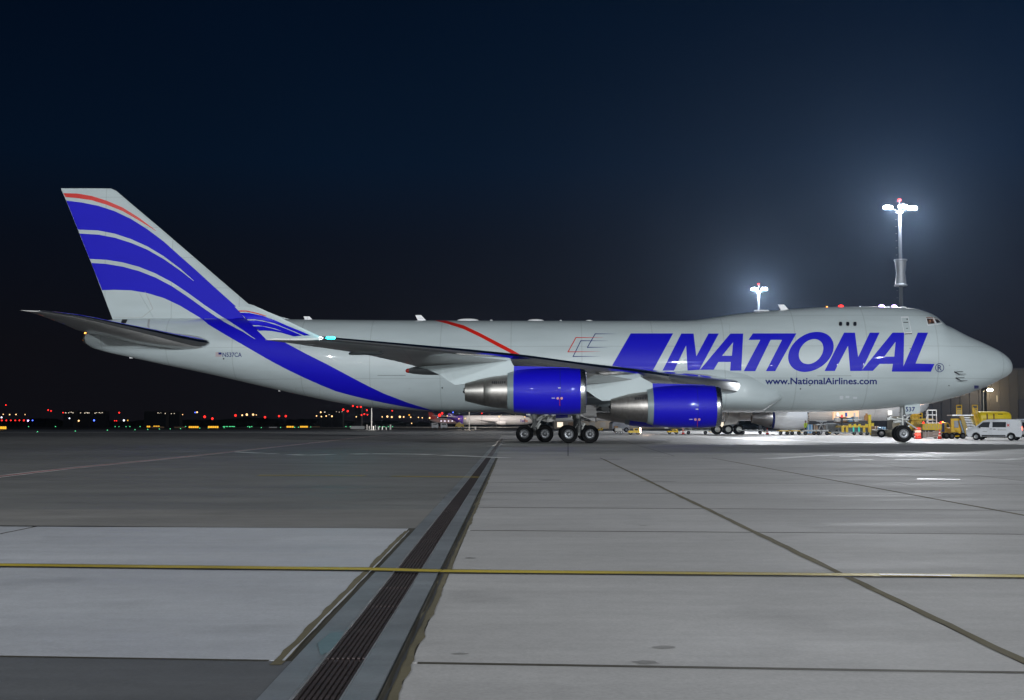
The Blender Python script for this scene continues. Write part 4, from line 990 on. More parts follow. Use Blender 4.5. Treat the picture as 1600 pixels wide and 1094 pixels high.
# aerials, blisters and lights along the crown
def blade(px_, py_top, py_base, ch=.55, lean=.55):
    p = loc(px_, py_base); q = loc(px_, py_top); h_ = q.z-p.z; b = MB()
    b.prism([(p.x-ch/2, p.z-.15), (p.x+ch/2+.1, p.z-.15), (p.x+ch/2-lean*.55, q.z), (p.x-ch/2-lean*.35, q.z)], (0, 0, 0), .03)
    o = b.build('blade_aerial', P_WHITE2, plane)
    return o
blade(484, 494.5, 500); blade(661, 492.5, 501.5, .6, .8); blade(1228, 476, 485, .6, .8)
for x0_, x1_, h_, yb in ((714, 748, .16, 501), (824, 850, .14, 501.4), (765, 770, .08, 501), (874, 878, .06, 501), (915, 926, .07, 501.3), (1194, 1202, .09, 486), (1405, 1416, .08, 480.6)):
    p = loc((x0_+x1_)/2, yb); L_ = (x1_-x0_)/21/2; stn = [(p.x-L_*math.cos(math.pi*i/10), p.z-.02, h_*math.sin(math.pi*i/10)+.02, .05, .25*math.sin(math.pi*i/10)+.02, 0) for i in range(11)]
    loftbox('satcom_blister' if x1_-x0_ > 20 else 'crown_fitting', stn, P_WHITE2, plane, 14)
for px_, yb, g_, s_ in ((1314, 479.3, G_RED, .20), (1377.5, 479.3, G_VIOLET, .22), (1397, 479.3, G_VIOLET, .20), (1292, 479.6, G_ORANGE, .07), (1344, 479.3, G_WHITE, .05)):  # violet pair added in place of far mast lamps showing over the crown
    p = loc(px_, yb); b = MB(); b.lathe([(.001, s_*.75), (s_*.6, s_*.62), (s_, s_*.2), (s_, -.05)], (p.x, 0, p.z), 'z', 14); b.build('beacon_light', g_, plane, True)
p = loc(1188, 486); b = MB(); b.box((p.x, 0, p.z+.03), (.9, .3, .08), bev=.02); b.build('crown_fitting', P_WHITE2, plane)
# tail cone end with its lights
p = loc(134.5, 529); b = MB(); b.lathe([(.40, .25), (.42, .0), (.34, -.12), (.26, -.10), (.24, .1)], (p.x, 0, p.z), 'x', 24); b.build('exhaust_outlet', M_NOZ, plane, True)
for px_, py_, s_ in ((134, 521, .09), (132, 528.5, .08), (132.5, 532, .11), (137, 519.5, .05)):
    p = loc(px_, py_); b = MB(); b.lathe([(.001, -s_), (s_*.8, -s_*.5), (s_, .05), (s_*.9, .3)], (p.x, -.1, p.z), 'x', 12); b.build('tail_light', G_ORANGE, plane, True)
p = loc(205, 558); MB().box((p.x, 0, p.z-.02), (.25, .1, .16), bev=.02).build('tail_skid', P_WHITE2, plane)
p = loc(437, 607); MB().prism([(-.15, .1), (.15, .1), (.05, -.22), (-.08, -.22)], (p.x, 0, p.z), .03).build('drain_mast', P_WHITE2, plane)

# cockpit: real openings with a glimpse of the crew
wins = [[(1447.2, 497.8), (1457.6, 498.2), (1461.4, 507.4), (1450.0, 508.4)], [(1459.2, 498.3), (1465.3, 499.2), (1471.6, 505.6), (1463.4, 507.2)]]
cut = MB()
for wq in wins:
    O = [cast(S_FUS, x, y, .25)[0] for x, y in wq]; I = [cast(S_FUS, x, y, 0.0)[0]+Vector((0, .75, 0)) for x, y in wq]
    cut.add(O+I, [(0, 1, 2, 3), (7, 6, 5, 4), (0, 4, 5, 1), (1, 5, 6, 2), (2, 6, 7, 3), (3, 7, 4, 0)])
M_CABIN = mat('cabin_lining', (0.10, 0.055, 0.04), 0.8, vary=.4, vscale=4)
co_ = cut.build('cutter', M_CABIN, None); co_.parent = plane
md = fus.modifiers.new('cut', 'BOOLEAN'); md.operation = 'DIFFERENCE'; md.object = co_; md.solver = 'EXACT'; md.material_mode = 'TRANSFER'
dg = bpy.context.evaluated_depsgraph_get(); nm = bpy.data.meshes.new_from_object(fus.evaluated_get(dg)); nm.name = 'fuselage'
fus.modifiers.remove(md)
if len(nm.polygons) > 1000: fus.data = nm
bpy.data.objects.remove(co_)
fus.data.set_sharp_from_angle(angle=R(50))
mg = bpy.data.materials.new('clear_pane'); mg.use_nodes = True; t = mg.node_tree; t.nodes.clear()
a = t.nodes.new('ShaderNodeBsdfTransparent'); a.inputs[0].default_value = (.75, .78, .76, 1); b_ = t.nodes.new('ShaderNodeBsdfGlossy'); b_.inputs['Roughness'].default_value = .05
fr = t.nodes.new('ShaderNodeFresnel'); fr.inputs[0].default_value = 1.5; mx = t.nodes.new('ShaderNodeMixShader'); ot = t.nodes.new('ShaderNodeOutputMaterial')
t.links.new(fr.outputs[0], mx.inputs[0]); t.links.new(a.outputs[0], mx.inputs[1]); t.links.new(b_.outputs[0], mx.inputs[2]); t.links.new(mx.outputs[0], ot.inputs[0])
M_CLEAR = mg
for wq in wins:
    fr_ = quadring(wq, -0.9)
    decal('windscreen_frame', [[fr_, quadring(wq, .25)[::-1]]], P_WHITE2, plane, S_FUS, off=.02)
    decal('windscreen_pane', [[wq]], M_CLEAR, plane, S_FUS, off=-.03)
h0, nn = cast(S_FUS, 1454.8, 503.5, 0); 
q = MB(); q.lathe([(.001, .13), (.07, .11), (.10, .03), (.095, -.05), (.06, -.12), (.05, -.2)], (h0.x, h0.y+.40, h0.z+.02), 'z', 16)
pilot = empty('person', PM @ Vector((h0.x, h0.y+.40, h0.z-.35)), YAW, 'pilot at the side window of the flight deck, lit warm from inside', 'person')
hd = MB(); hd.lathe([(.001, .13), (.06, .12), (.095, .05), (.10, -.02), (.085, -.08), (.05, -.125), (.048, -.19), (.001, -.19)], (0, 0, .40), 'z', 20); hd.box((.105, -.01, .385), (.03, .03, .04), bev=.01)
hd.build('head', M_SKIN, pilot, True)
bd = MB(); bd.lathe([(.001, .20), (.07, .19), (.17, .14), (.20, .02), (.18, -.25), (.001, -.25)], (0, .02, .04), 'z', 20); bd.build('body', M_WHITE, pilot, True)
lamp('cockpit_light', PM @ Vector((h0.x+.1, h0.y+.35, h0.z+.28)), 3, (1, .6, .35), .05)

# ================================================================== floodlight masts
def at(px, D, py=None):
    return Vector(((px-800)*D/F, D, 0 if py is None else CAMH+(HOR-py)*D/F))
LENS = mat('floodlight_lens', (1, 1, 1), 0.4, emit=(0.90, 0.95, 1.0), strength=60)
M_MAST = mat('mast_steel', (0.055, 0.058, 0.066), 0.7, 0.0, vary=0.1)
M_MASTD = mat('dark_mast_steel', (0.03, 0.03, 0.035), 0.6)
def mast(px, D, head_py, heads, power, label, collar=None, rz=0.0):
    p = at(px, D); H_ = at(px, D, head_py).z
    t = empty('floodlight_mast', p, rz, label, 'floodlight mast', 'floodlight masts rising behind the aircraft')
    b = MB(); b.tube((0, 0, 0), (0, 0, H_-.3), .34, .17, 24); b.tube((0, 0, 0), (0, 0, .5), .9, .9, 24); b.build('pole', M_MAST, t, True)
    cw = MB(); cw.lathe([(.24, H_-.75), (.42, H_-.72), (.42, H_-.6), (.24, H_-.55)], (0, 0, 0), 'z', 24)
    for x, y in heads: cw.tube((0, 0, H_-.65), (x, y, H_+.2), .04)
    cw.build('lamp_ring', M_MASTD, t, True)
    ld = MB()
    for i in range(int(H_*1.1)): ld.box((-.46, 0, 1+i*.9), (.14, .3, .03))
    ld.build('ladder', M_MASTD, t)
    if collar:
        z0, z1 = at(px, D, collar[1]).z, at(px, D, collar[0]).z
        c = MB(); c.lathe([(.62, z0), (.78, z0+.05), (.78, z0+.2), (.66, z0+.3), (.60, (z0*2+z1)/3), (.55, (z0+z1)/2), (.62, (z0+2*z1)/3), (.70, z1-.3), (.80, z1-.2), (.80, z1-.05), (.4, z1)], (0, 0, 0), 'z', 20); c.build('pole_collar', mat('collar_metal', (.30, .31, .33), .45, .4), t, True)
    for x, y in heads:
        h = MB(); h.box((x, y, H_+.22), (1.0, .4, .08), bev=.03); o = h.build('lamp_head', M_MASTD, t, True)
        for k in (-1, 0, 1):
            l_ = MB(); l_.lathe([(.001, -.30), (.16, -.26), (.24, -.10), (.22, .06), (.10, .16), (.001, .17)], (x+k*.34, y-.1, H_-.0+(.06 if k == 0 else 0)), 'z', 18); l_.build('lens', LENS, o, True)
    r = MB(); r.tube((0, 0, H_), (0, 0, H_+.8), .06)
    r.build('spike', M_MAST, t)
    q = MB(); q.lathe([(.001, .28), (.18, .22), (.22, 0), (.001, -.02)], (0, 0, H_+.85), 'z', 14); q.build('obstruction_light', G_RED, t, True)
    for x, y in heads:
        q = p+Vector((x, y-.2, H_-.7)); lamp('floodlight', q, .35*power/len(heads), (0.75, 0.85, 1.0), .45)
        lamp('floodlight', q, 1.25*power/len(heads), (0.97, 0.98, 1.0), .45, spot=110, aim=q+Vector((-24, -38, -22)), blend=.5)
    return t
mast(1410.5, 160, 322, [(-1.55, -.2), (.12, -.9), (1.7, .3)], 0.5e5, 'taller mast with three white floodlights standing behind the flight deck', (404, 447))
mast(1187, 250, 451, [(-.95, -.3), (1.05, -.3)], 0.7e5, 'shorter far mast with two white floodlights behind the upper deck')

# ================================================================== second freighter beyond
P2D = 178
M_ENGW = mat('engine_white', (0.82, 0.82, 0.84), 0.35, vary=0.03)
pl2 = empty('cargo_aircraft', at(1130, P2D), 0, 'plain white freighter parked beyond, seen below the belly of the big one', 'aircraft')
def L2(px, py, dy=0.0):
    D = P2D+dy; return Vector(((px-800)*D/F-(1130-800)*P2D/F, dy, CAMH+(HOR-py)*D/F))
stn = []
n_ = L2(1451, 632); zc = 4.75; Rr = 3.0
rp = pchip([0, .02, .08, .2, .42, .68, 1], [.02, .14, .34, .56, .80, .95, 1.0])
for i in range(30):
    t = (i/29)**1.7; k = rp(t); z_ = n_.z*(1-t)**1.5+zc*(1-(1-t)**1.5); stn.append((n_.x-t*8.5, z_, Rr*k*(1.05 if t > .3 else 1), Rr*k*.98, Rr*k, 0))
stn += [(n_.x-8.5-4*i, zc, Rr*1.05, Rr*.98, Rr, 0) for i in range(1, 12)]
for i in range(1, 9): t = i/8; stn.append((n_.x-52.5-16*t, zc+1.2*t, Rr*(1-.85*t), Rr*(1-.85*t)*.98, Rr*(1-.88*t), 0))
f2 = loftbox('fuselage', stn, P_WHITE2, pl2, 48)
# main cargo door open with lit hold
a, b = L2(1302, 641, -3), L2(1341, 656, -3)
hold = MB(); hold.box(((a.x+b.x)/2, -2.75, (a.z+b.z)/2), (b.x-a.x, .7, a.z-b.z)); hold.build('cargo_door_opening', mat('hold_lit', (.5, .36, .25), .7, emit=(1, .62, .36), strength=.8, vary=.3, vscale=1.2), pl2)
for i in range(3):
    c = L2(1309+i*13, 648, -3.3); q = MB(); q.box((c.x, -3.12, c.z), (.30, .08, .55), bev=.02); q.build('door_fitting', (M_ALU, M_BLUEP, M_WHITE)[i], pl2)
v = L2(1390, 645, -3.05); MB().box((v.x, -3.0, v.z), (.55, .05, .55), bev=.02).build('service_panel', mat('panel_glow', (.9, .9, .85), .4, emit=(1, .95, .85), strength=.8), pl2)
# engine
def nac2(x0, x1, xn, zt, zb, dy):
    p, q, r_ = L2(x0, (zt+zb)/2, dy), L2(x1, (zt+zb)/2, dy), L2(xn, (zt+zb)/2, dy); Rn = (L2(x0, zt, dy).z-L2(x0, zb, dy).z)/2
    c = MB(); Ln = q.x-p.x; c.lathe([(Rn*.93, 0), (Rn, -Ln*.3), (Rn, -Ln*.6), (Rn*.93, -Ln*.98), (Rn*.9, -Ln)], (q.x, dy, q.z), 'x', 40); o = c.build('engine_cowl', M_ENGW, pl2, True)
    c = MB(); c.lathe([(Rn*.93, 0.01), (Rn*.91, .18), (Rn*.85, .26), (Rn*.8, .2), (Rn*.75, -.5)], (q.x, dy, q.z), 'x', 40); c.build('inlet_lip', M_LIP, o, True)
    c = MB(); c.lathe([(Rn*.9, 0.02), (Rn*.92, -.12), (Rn*.84, -.3), (Rn*.62, -.5)], (p.x, dy, p.z), 'x', 40); c.build('nozzle_ring', P_NAVY, o, True)
    c = MB(); L_ = p.x-r_.x; c.lathe([(Rn*.86, -.1), (Rn*.80, -L_*.35), (Rn*.68, -L_*.52), (Rn*.46, -L_), (Rn*.4, -L_)], (p.x, dy, p.z), 'x', 40); c.build('exhaust_nozzle', mat('bright_nozzle', (.62, .60, .60), .3, 1.0, vary=.1), o, True)
    c = MB(); c.prism([(p.x+Ln*.6, p.z+Rn*.8), (p.x-.3, p.z+Rn*.3), (r_.x-1.6, p.z+.1), (r_.x-1.6, p.z+Rn*.9), (p.x, p.z+Rn*1.25)], (0, dy, 0), .3); c.build('engine_pylon', P_WING, pl2)
nac2(1207, 1257, 1174, 632, 671.5, -9)
wq = [L2(1262, 632, -3), L2(1165, 634, -28), L2(1148, 634, -28), L2(1118, 637, -3)]
V = [Vector(p) for p in wq]; zt = .5
wv = [(p.x, p.y, p.z+dz*(.5 if i in (1, 2) else 1.0)) for dz in (-.45, .35) for i, p in enumerate(wq)]
o = mesh_obj('wing', wv, [(0, 1, 2, 3), (7, 6, 5, 4), (0, 4, 5, 1), (1, 5, 6, 2), (2, 6, 7, 3), (3, 7, 4, 0)], P_WING, pl2)
for i in range(3):
    c = L2(1119+i*16.8, 671.5, -5.2)
    for dy in (-.6, .6):
        tq = MB(); tq.lathe([(.36, -.22), (.6, -.26), (.66, -.12), (.66, .12), (.6, .26), (.36, .22)], (c.x, -5.2+dy, .66), 'y', 24); w2 = tq.build('wheel', M_TYRE, pl2, True)
        rm = MB(); rm.lathe([(.38, -.225), (.30, -.17), (.13, -.24), (.001, -.25)], (c.x, -5.2+dy, .66), 'y', 18); rm.build('rim', M_BRAKE, w2, True)
c = L2(1136, 671, -5.2); g = MB(); g.box((c.x, -5.2, .66), (3.2, .3, .3)); g.tube((c.x, -5.2, .66), (c.x, -5.2, 3.4), .25, .3); g.tube((c.x, -5.2, 1.6), (c.x+2.2, -5, 3.2), .12); g.build('gear_strut', M_STRUT, pl2, True)
a, b, c, d = L2(1130, 665, -6), L2(1141, 645, -6), L2(1158, 648, -6), L2(1150, 662, -6); g = MB(); g.prism([(q.x, q.z) for q in (a, b, c, d)], (0, -6, 0), .05); g.build('gear_door', P_WING, pl2)
for i in range(2):
    c = L2(1398, 672, 0); tq = MB(); tq.lathe([(.3, -.2), (.55, -.22), (.6, 0), (.55, .22), (.3, .2)], (c.x, -.5+i, .6), 'y', 20); tq.build('wheel', M_TYRE, pl2, True)
g = MB(); g.tube((c.x, 0, .6), (c.x, 0, 2.2), .15, .18); g.build('nose_gear_strut', M_STRUT, pl2, True)
# tail of it rises behind the big aircraft's hull, hidden; kept short
g = MB(); x_ = n_.x-62; g.prism([(x_, 6), (x_+7.5, 7.6), (x_+5.5, 8.5), (x_-1, 8.4), (x_-2, 6.3)], (0, 0, 0), .25); g.build('fin_root', P_WHITE2, pl2)

# ================================================================== hangar with its corner lamp
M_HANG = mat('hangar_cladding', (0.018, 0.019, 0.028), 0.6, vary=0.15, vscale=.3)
M_HANG2 = mat('hangar_front_lamplit', (0.036, 0.032, 0.028), 0.6, vary=0.15, vscale=.3)  # browner and lighter than the side: the corner lamp's light is in the colour
hg = empty('hangar', at(1541, 205), 0, 'dark flat roofed hangar behind the nose with a lit lamp on its corner', 'hangar')
hz = at(1541, 205, 577.5).z; hx = 0
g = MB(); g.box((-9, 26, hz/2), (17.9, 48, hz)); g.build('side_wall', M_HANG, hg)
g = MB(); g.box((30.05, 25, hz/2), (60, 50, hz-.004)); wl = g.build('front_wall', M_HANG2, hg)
g = MB()
for i in range(40): g.box((.6+i*1.5, -.06, hz/2), (.09, .12, hz-.3))
g.build('cladding_rib', M_HANG2, wl, kind='stuff')
g = MB()
for i in range(12): g.box((-17+i*1.5, 1.94, hz/2), (.09, .12, hz-.3))
g.build('cladding_rib', M_HANG, hg, kind='stuff')
g = MB(); g.box((21, 24.9, hz+.12), (79, 50.6, .24)); g.build('roof_edge', M_HANG, hg)
g = MB(); g.box((7.5, -.05, hz*.28), (5, .14, hz*.5)); dd = g.build('door', M_HANG, hg)
a = at(1558, 204.7, 623) - Vector(hg.location); g = MB(); g.box((a.x, -.16, a.z), (.10, .03, 1.0)); g.build('wall_marking', M_BEIGE, hg)
a = at(1545, 203.5, 609)-Vector(hg.location)
g = MB(); g.tube((a.x, .2, a.z+.1), (a.x, a.y-.4, a.z+.35), .05); g.box((a.x, a.y-.35, a.z+.18), (.9, .5, .3), bev=.06); lh = g.build('wall_lamp', M_DARK, hg)
g = MB(); g.box((a.x, a.y-.42, a.z-.08), (.72, .55, .26), bev=.08); g.build('lamp_lens', glow('warm_flood', (1.0, .86, .58), 60), lh)
lamp('hangar_lamp', Vector(hg.location)+Vector((a.x+.3, a.y-1.1, a.z-.3)), .8e3, (1.0, .78, .48), .2)
g = MB(); p_ = at(1539, 201); g.tube((p_.x-hg.location.x, -3.2, 0), (p_.x-hg.location.x, -3.2, a.z-.2), .08, .08, 10); g.build('lit_corner_strip', M_BEIGE, hg)  # beige strip added for the lamplight running down the hangar corner

# ================================================================== ground equipment
def wheels(par, pts, r, w_, name='wheel', m=None):
    for (x, y) in pts:
        t_ = MB(); t_.lathe([(r*.55, -w_*.45), (r*.9, -w_*.5), (r, -w_*.25), (r, w_*.25), (r*.9, w_*.5), (r*.55, w_*.45)], (x, y, r), 'y', 20); o = t_.build(name, M_TYRE, par, True)
        q_ = MB(); q_.lathe([(r*.56, -w_*.44), (r*.45, -w_*.36), (r*.15, -w_*.42), (.001, -w_*.43)], (x, y, r), 'y', 16); q_.lathe([(r*.56, w_*.44), (r*.45, w_*.36), (.001, w_*.40)], (x, y, r), 'y', 16); q_.build('rim', m or M_RIM, o, True)

# ---- white van
vD = 105
van = empty('parked_van', at(1555, vD), R(-36), 'white panel van with red tail lights and a red cross shaped emblem, right edge', 'van')
side = [(-2.28, .30), (-2.42, .55), (-2.45, .90), (-2.32, 1.10), (-1.55, 1.30), (-.95, 1.78), (-.55, 1.90), (.6, 1.93), (2.2, 1.90), (2.42, 1.80), (2.52, 1.05), (2.52, .55), (2.42, .32)]
V = []; hw = .93
ins = lambda z: hw*(1.0 if z < 1.05 else 1.0-(z-1.05)*.17)
arch = lambda cx_: [(cx_+.40*math.cos(a_), .34+.40*math.sin(a_)) for a_ in [math.pi*k_/8 for k_ in range(9)]]
full = [(2.42, .32)]+[q for q in arch(1.55)]+[q for q in arch(-1.55)]+[(-2.28, .30)]
full = side[:]+arch(1.55)+arch(-1.55)
g = MB(); nf = len(full); g.v = [Vector((x, -ins(z), z)) for x, z in full]+[Vector((x, -ins(z)+.06, z)) for x, z in full]
tr = tessellate_polygon([[Vector((x, z, 0)) for x, z in full]])
g.v = [Vector((x, -ins(z), z)) for x, z in full]+[Vector((x, ins(z), z)) for x, z in full]
g.f = [list(t_) for t_ in tr]+[[i+nf for i in t_[::-1]] for t_ in tr]+[[i, (i+1) % nf, nf+(i+1) % nf, nf+i] for i in range(nf)]
body = g.build('body', M_VAN, van, True)
bv = body.modifiers.new('b', 'BEVEL'); bv.width = .05; bv.segments = 3; bv.limit_method = 'ANGLE'; bv.angle_limit = R(40)
def vside(name, pts, m, off=.012, par=None, s_=-1, d=.012):
    g_ = MB(); P_ = [Vector((x, s_*(ins(z)+off), z)) for x, z in pts]; Q_ = [p+Vector((0, -s_*d, 0)) for p in P_]; k = len(pts)
    g_.add(P_+Q_, [tuple(range(k)), tuple(range(k, 2*k))[::-1]]+[(i, k+i, k+(i+1) % k, (i+1) % k) for i in range(k)]); return g_.build(name, m, par or van)
for s_ in (-1, 1):
    vside('side_window', [(-1.42, 1.22), (-.93, 1.66), (-.30, 1.68), (-.38, 1.18)], M_GLASS, s_=s_)
    vside('side_window', [(-.08, 1.20), (-.08, 1.68), (1.12, 1.68), (1.12, 1.20)], M_GLASS, s_=s_)
    vside('door_seam', [(-.18, .42), (-.18, 1.74), (-.165, 1.74), (-.165, .42)], M_DARK, .006, s_=s_, d=.004); vside('door_seam', [(1.20, .9), (1.20, 1.74), (1.215, 1.74), (1.215, .9)], M_DARK, .006, s_=s_, d=.004)
    vside('door_handle', [(-.32, 1.02), (-.32, 1.07), (-.12, 1.07), (-.12, 1.02)], M_PLASTIC, .03, s_=s_); vside('door_handle', [(.0, 1.0), (.0, 1.05), (.22, 1.05), (.22, 1.0)], M_PLASTIC, .03, s_=s_)
    vside('side_rub_strip', [(-1.05, .36), (-1.05, .50), (1.08, .50), (1.08, .36)], M_PLASTIC, .015, s_=s_); vside('badge_strip', [(.40, .93), (.40, .99), (1.15, .99), (1.15, .93)], M_STRUT, .01, s_=s_)
    vside('badge_strip', [(-.95, .78), (-.95, .84), (-.55, .84), (-.55, .78)], M_STRUT, .01, s_=s_)
g = MB(); g.box((-2.40, 0, .48), (.14, 1.80, .30), bev=.04); g.build('front_bumper', M_PLASTIC, van, True)
g = MB(); g.box((2.50, 0, .45), (.14, 1.84, .22), bev=.04); g.build('rear_bumper', M_PLASTIC, van, True)
g = MB(); g.box((2.515, 0, 1.38), (.02, 1.35, .52), ry=R(-6), bev=.01); g.build('rear_window', M_GLASS, van)
g = MB(); g.box((-1.22, 0, 1.56), (.60, 1.50, .02), ry=R(-38), bev=.008); g.build('windscreen', M_GLASS, van)
for s_ in (-1, 1):
    for zz in (1.0, 1.16):
        g = MB(); g.box((2.50, s_*.84, zz), (.07, .15, .13), bev=.02); g.build('tail_light', glow('tail_red', (1, .10, .05), 7), van)
    g = MB(); g.box((-2.34, s_*.74, 1.0), (.20, .26, .12), ry=.3, bev=.03); g.build('headlight', glow('headlight', (1, .92, .88), 2.5 if s_ < 0 else 1.5), van)
    g = MB(); g.box((-1.18, s_*1.02, 1.22), (.12, .14, .22), bev=.03); g.build('wing_mirror', M_PLASTIC, van, True)
g = MB(); g.box((2.53, .0, .88), (.02, .5, .14)); g.build('number_plate', M_DARK, van)
for a_, b_2 in (((1.20, 1.28), (1.42, 1.50)), ((1.42, 1.28), (1.20, 1.50))):
    d = Vector(b_2)-Vector(a_); n_2 = Vector((-d.y, d.x)).normalized()*.035
    vside('red_emblem', [tuple(Vector(a_)+n_2), tuple(Vector(a_)-n_2), tuple(Vector(b_2)-n_2), tuple(Vector(b_2)+n_2)], M_RED, .014)
van.scale = (.89, .89, .89)
wheels(van, [(-1.55, -.82), (1.55, -.82), (-1.55, .82), (1.55, .82)], .335, .24)
g = MB(); g.box((0, 0, .36), (4.2, 1.5, .16)); g.build('underbody', M_BLACK, van)
g = MB(); g.box((.2, -.55, 1.955), (2.4, .05, .04)); g.box((.2, .55, 1.955), (2.4, .05, .04)); g.build('roof_rail', M_PLASTIC, van)

# ---- second pale vehicle half hidden behind the van
car = empty('parked_car', at(1600, 131), R(-10), 'silver car partly hidden behind the white van at the right edge', 'car')
g = MB(); g.prism([(-2.6, .35), (-2.7, .9), (-1.6, 1.2), (-.6, 1.85), (2.2, 1.9), (2.5, 1.0), (2.5, .35)], (0, 0, 0), .9); g.build('body', mat('silver_paint', (.30, .34, .42), .3, .4), car)
g = MB(); g.prism([(-1.3, 1.25), (-.6, 1.7), (.4, 1.72), (.4, 1.25)], (0, -.9, 0), .02); g.build('side_window', M_GLASS, car)
wheels(car, [(-1.6, -.82), (1.6, -.82), (-1.6, .82), (1.6, .82)], .36, .24)

# ---- big yellow drum shaped hood behind the van
ym = empty('yellow_unit', at(1549, 127), R(8), 'rounded bright yellow unit with dark strap slots standing behind the white van', 'ground unit')
zt_, zb_ = at(0, 127, 643).z, at(0, 127, 661).z
pr = [(-1.0, zb_-.4)]+[(-1.0+.28*(1-math.cos(a_)), zb_+(zt_-zb_-.28)+.28*math.sin(a_)) for a_ in [math.pi/2*k/5 for k in range(6)]]+[(1.0-.42*(1-math.cos(a_)), zb_+(zt_-zb_-.42)+.42*math.sin(a_)) for a_ in [math.pi/2*(5-k)/5 for k in range(6)]]+[(1.0, zb_-.4)]
hc_ = (zt_+zb_)/2-.1; hh_ = zt_-hc_
hood = loftbox('hood', [(x_, hc_, hh_*k_, hh_*k_, 1.0*k2_, 0) for x_, k_, k2_ in [(-1.72, .86, .86), (-1.68, .96, .96), (-1.58, 1, 1)]+[(.9+.9*math.sin(a_), math.cos(a_)**.45 if a_ < 1.5 else .12, math.cos(a_)**.6 if a_ < 1.5 else .1) for a_ in [math.pi/2*q/10 for q in range(11)]]], M_YEL2, ym, 40, p=3.2)
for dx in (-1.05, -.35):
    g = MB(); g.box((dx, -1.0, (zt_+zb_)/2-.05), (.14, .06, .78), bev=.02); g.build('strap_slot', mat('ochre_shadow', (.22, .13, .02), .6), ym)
g = MB(); g.box((.35, -.99, zt_-.28), (.5, .02, .06)); g.build('marking', M_DARK, ym)
g = MB(); g.box((0, 0, zb_*.45+.1), (3.3, 1.9, zb_*.8), bev=.05); g.build('chassis', mat('slate_panel', (.20, .24, .30), .5, vary=.1), ym)
wheels(ym, [(-1.2, -.9), (1.2, -.9)], .3, .22)

# ---- passenger stairs
sD = 116
sx = at(1508, sD).x
stp = empty('boarding_stairs', (sx, sD, 0), R(0), 'yellow mobile boarding stairs with metal treads and two railed end gates', 'stairs')
X_ = lambda px: (px-1508)*sD/F
Z_ = lambda py: CAMH+(HOR-py)*sD/F
def bars(segs, r=.035):
    g_ = MB()
    for p_, q_ in segs: g_.tube(p_, q_, r, r, 6)
    return g_
t0, t1 = (X_(1499), Z_(648.5)), (X_(1513), Z_(685))
for i in range(13):
    f = i/12; x0_ = X_(1499)+(X_(1506)-X_(1499))*f; x1_ = X_(1516)+(X_(1525)-X_(1516))*f
    g = MB(); g.box(((x0_+x1_)/2, -1.0*f+.3, Z_(650)+(.28-Z_(650))*f), (x1_-x0_, .28, .055)); g.build('tread', M_ALU, stp)
g = MB(); g.prism([(X_(1494), Z_(650)), (X_(1500), Z_(650)), (X_(1509), .25), (X_(1503), .25)], (0, -.75, 0), .05); g.build('side_panel', mat('faded_yellow', (.55, .40, .10), .45, vary=.15), stp)
g = MB(); g.prism([(X_(1515), Z_(641)), (X_(1517), Z_(637)), (X_(1525), Z_(668)), (X_(1521), Z_(668))], (0, -.5, 0), .05); g.build('side_panel', M_YEL, stp)
g = MB(); g.box((X_(1500), .1, Z_(649)), (X_(1517)-X_(1483), 1.3, .09)); g.build('platform', M_ALU, stp)
for c_, nm_ in ((1495.5, 'rail_gate'), (1520, 'rail_gate')):
    a_, b_2 = X_(c_-4), X_(c_+4); zt_, zb_ = Z_(633.5), Z_(648)
    g = bars([((a_, -.4, zb_), (a_, -.4, zt_)), ((b_2, -.4, zb_), (b_2, -.4, zt_)), ((a_, -.4, zt_), (b_2, -.4, zt_)), ((a_, -.4, (zt_+zb_)/2+.12), (b_2, -.4, (zt_+zb_)/2+.12))], .035); o = g.build(nm_, M_YEL, stp)
    g = MB(); g.box(((a_+b_2)/2, -.4, zb_+.24), (b_2-a_, .03, .44)); g.build('gate_panel', mat('faded_yellow', (.5, .4, .1), .5), o)
g = bars([((X_(1517), -.5, Z_(636)), (X_(1526), -.9, Z_(664))), ((X_(1517), -.5, Z_(642)), (X_(1525), -.9, Z_(668))), ((X_(1519), -.5, Z_(648)), (X_(1519), -.5, Z_(640))), ((X_(1523), -.7, Z_(660)), (X_(1523), -.7, Z_(652)))], .03); g.build('handrail', M_YEL, stp)
g = MB(); g.box((X_(1490), .2, Z_(672)), (.9, 1.3, .42), bev=.04); g.box((X_(1490), -.3, Z_(662)), (.85, .2, .9)); g.build('chassis', M_YEL, stp)
g = MB(); g.box((X_(1490.5), -.44, Z_(663)), (.38, .03, .62)); g.build('canopy_pane', mat('pane_grey', (.35, .40, .47), .3), stp)
g = bars([((X_(1494), -.6, Z_(658)), (X_(1500), -.6, Z_(677))), ((X_(1485), -.5, Z_(682)), (X_(1506), -.5, Z_(680))), ((X_(1488), -.5, Z_(672)), (X_(1500), -.5, Z_(680)))], .06); g.build('drawbar', M_YEL, stp)
g = bars([((X_(1494.5), -.68, Z_(657)), (X_(1499.5), -.68, Z_(676)))], .07); g.build('hydraulic_ram', mat('pale_blue', (.35, .52, .72), .4), stp)
wheels(stp, [(X_(1482), -.6), (X_(1499), -.6), (X_(1482), .8), (X_(1499), .8)], .28, .2, m=M_DARK)

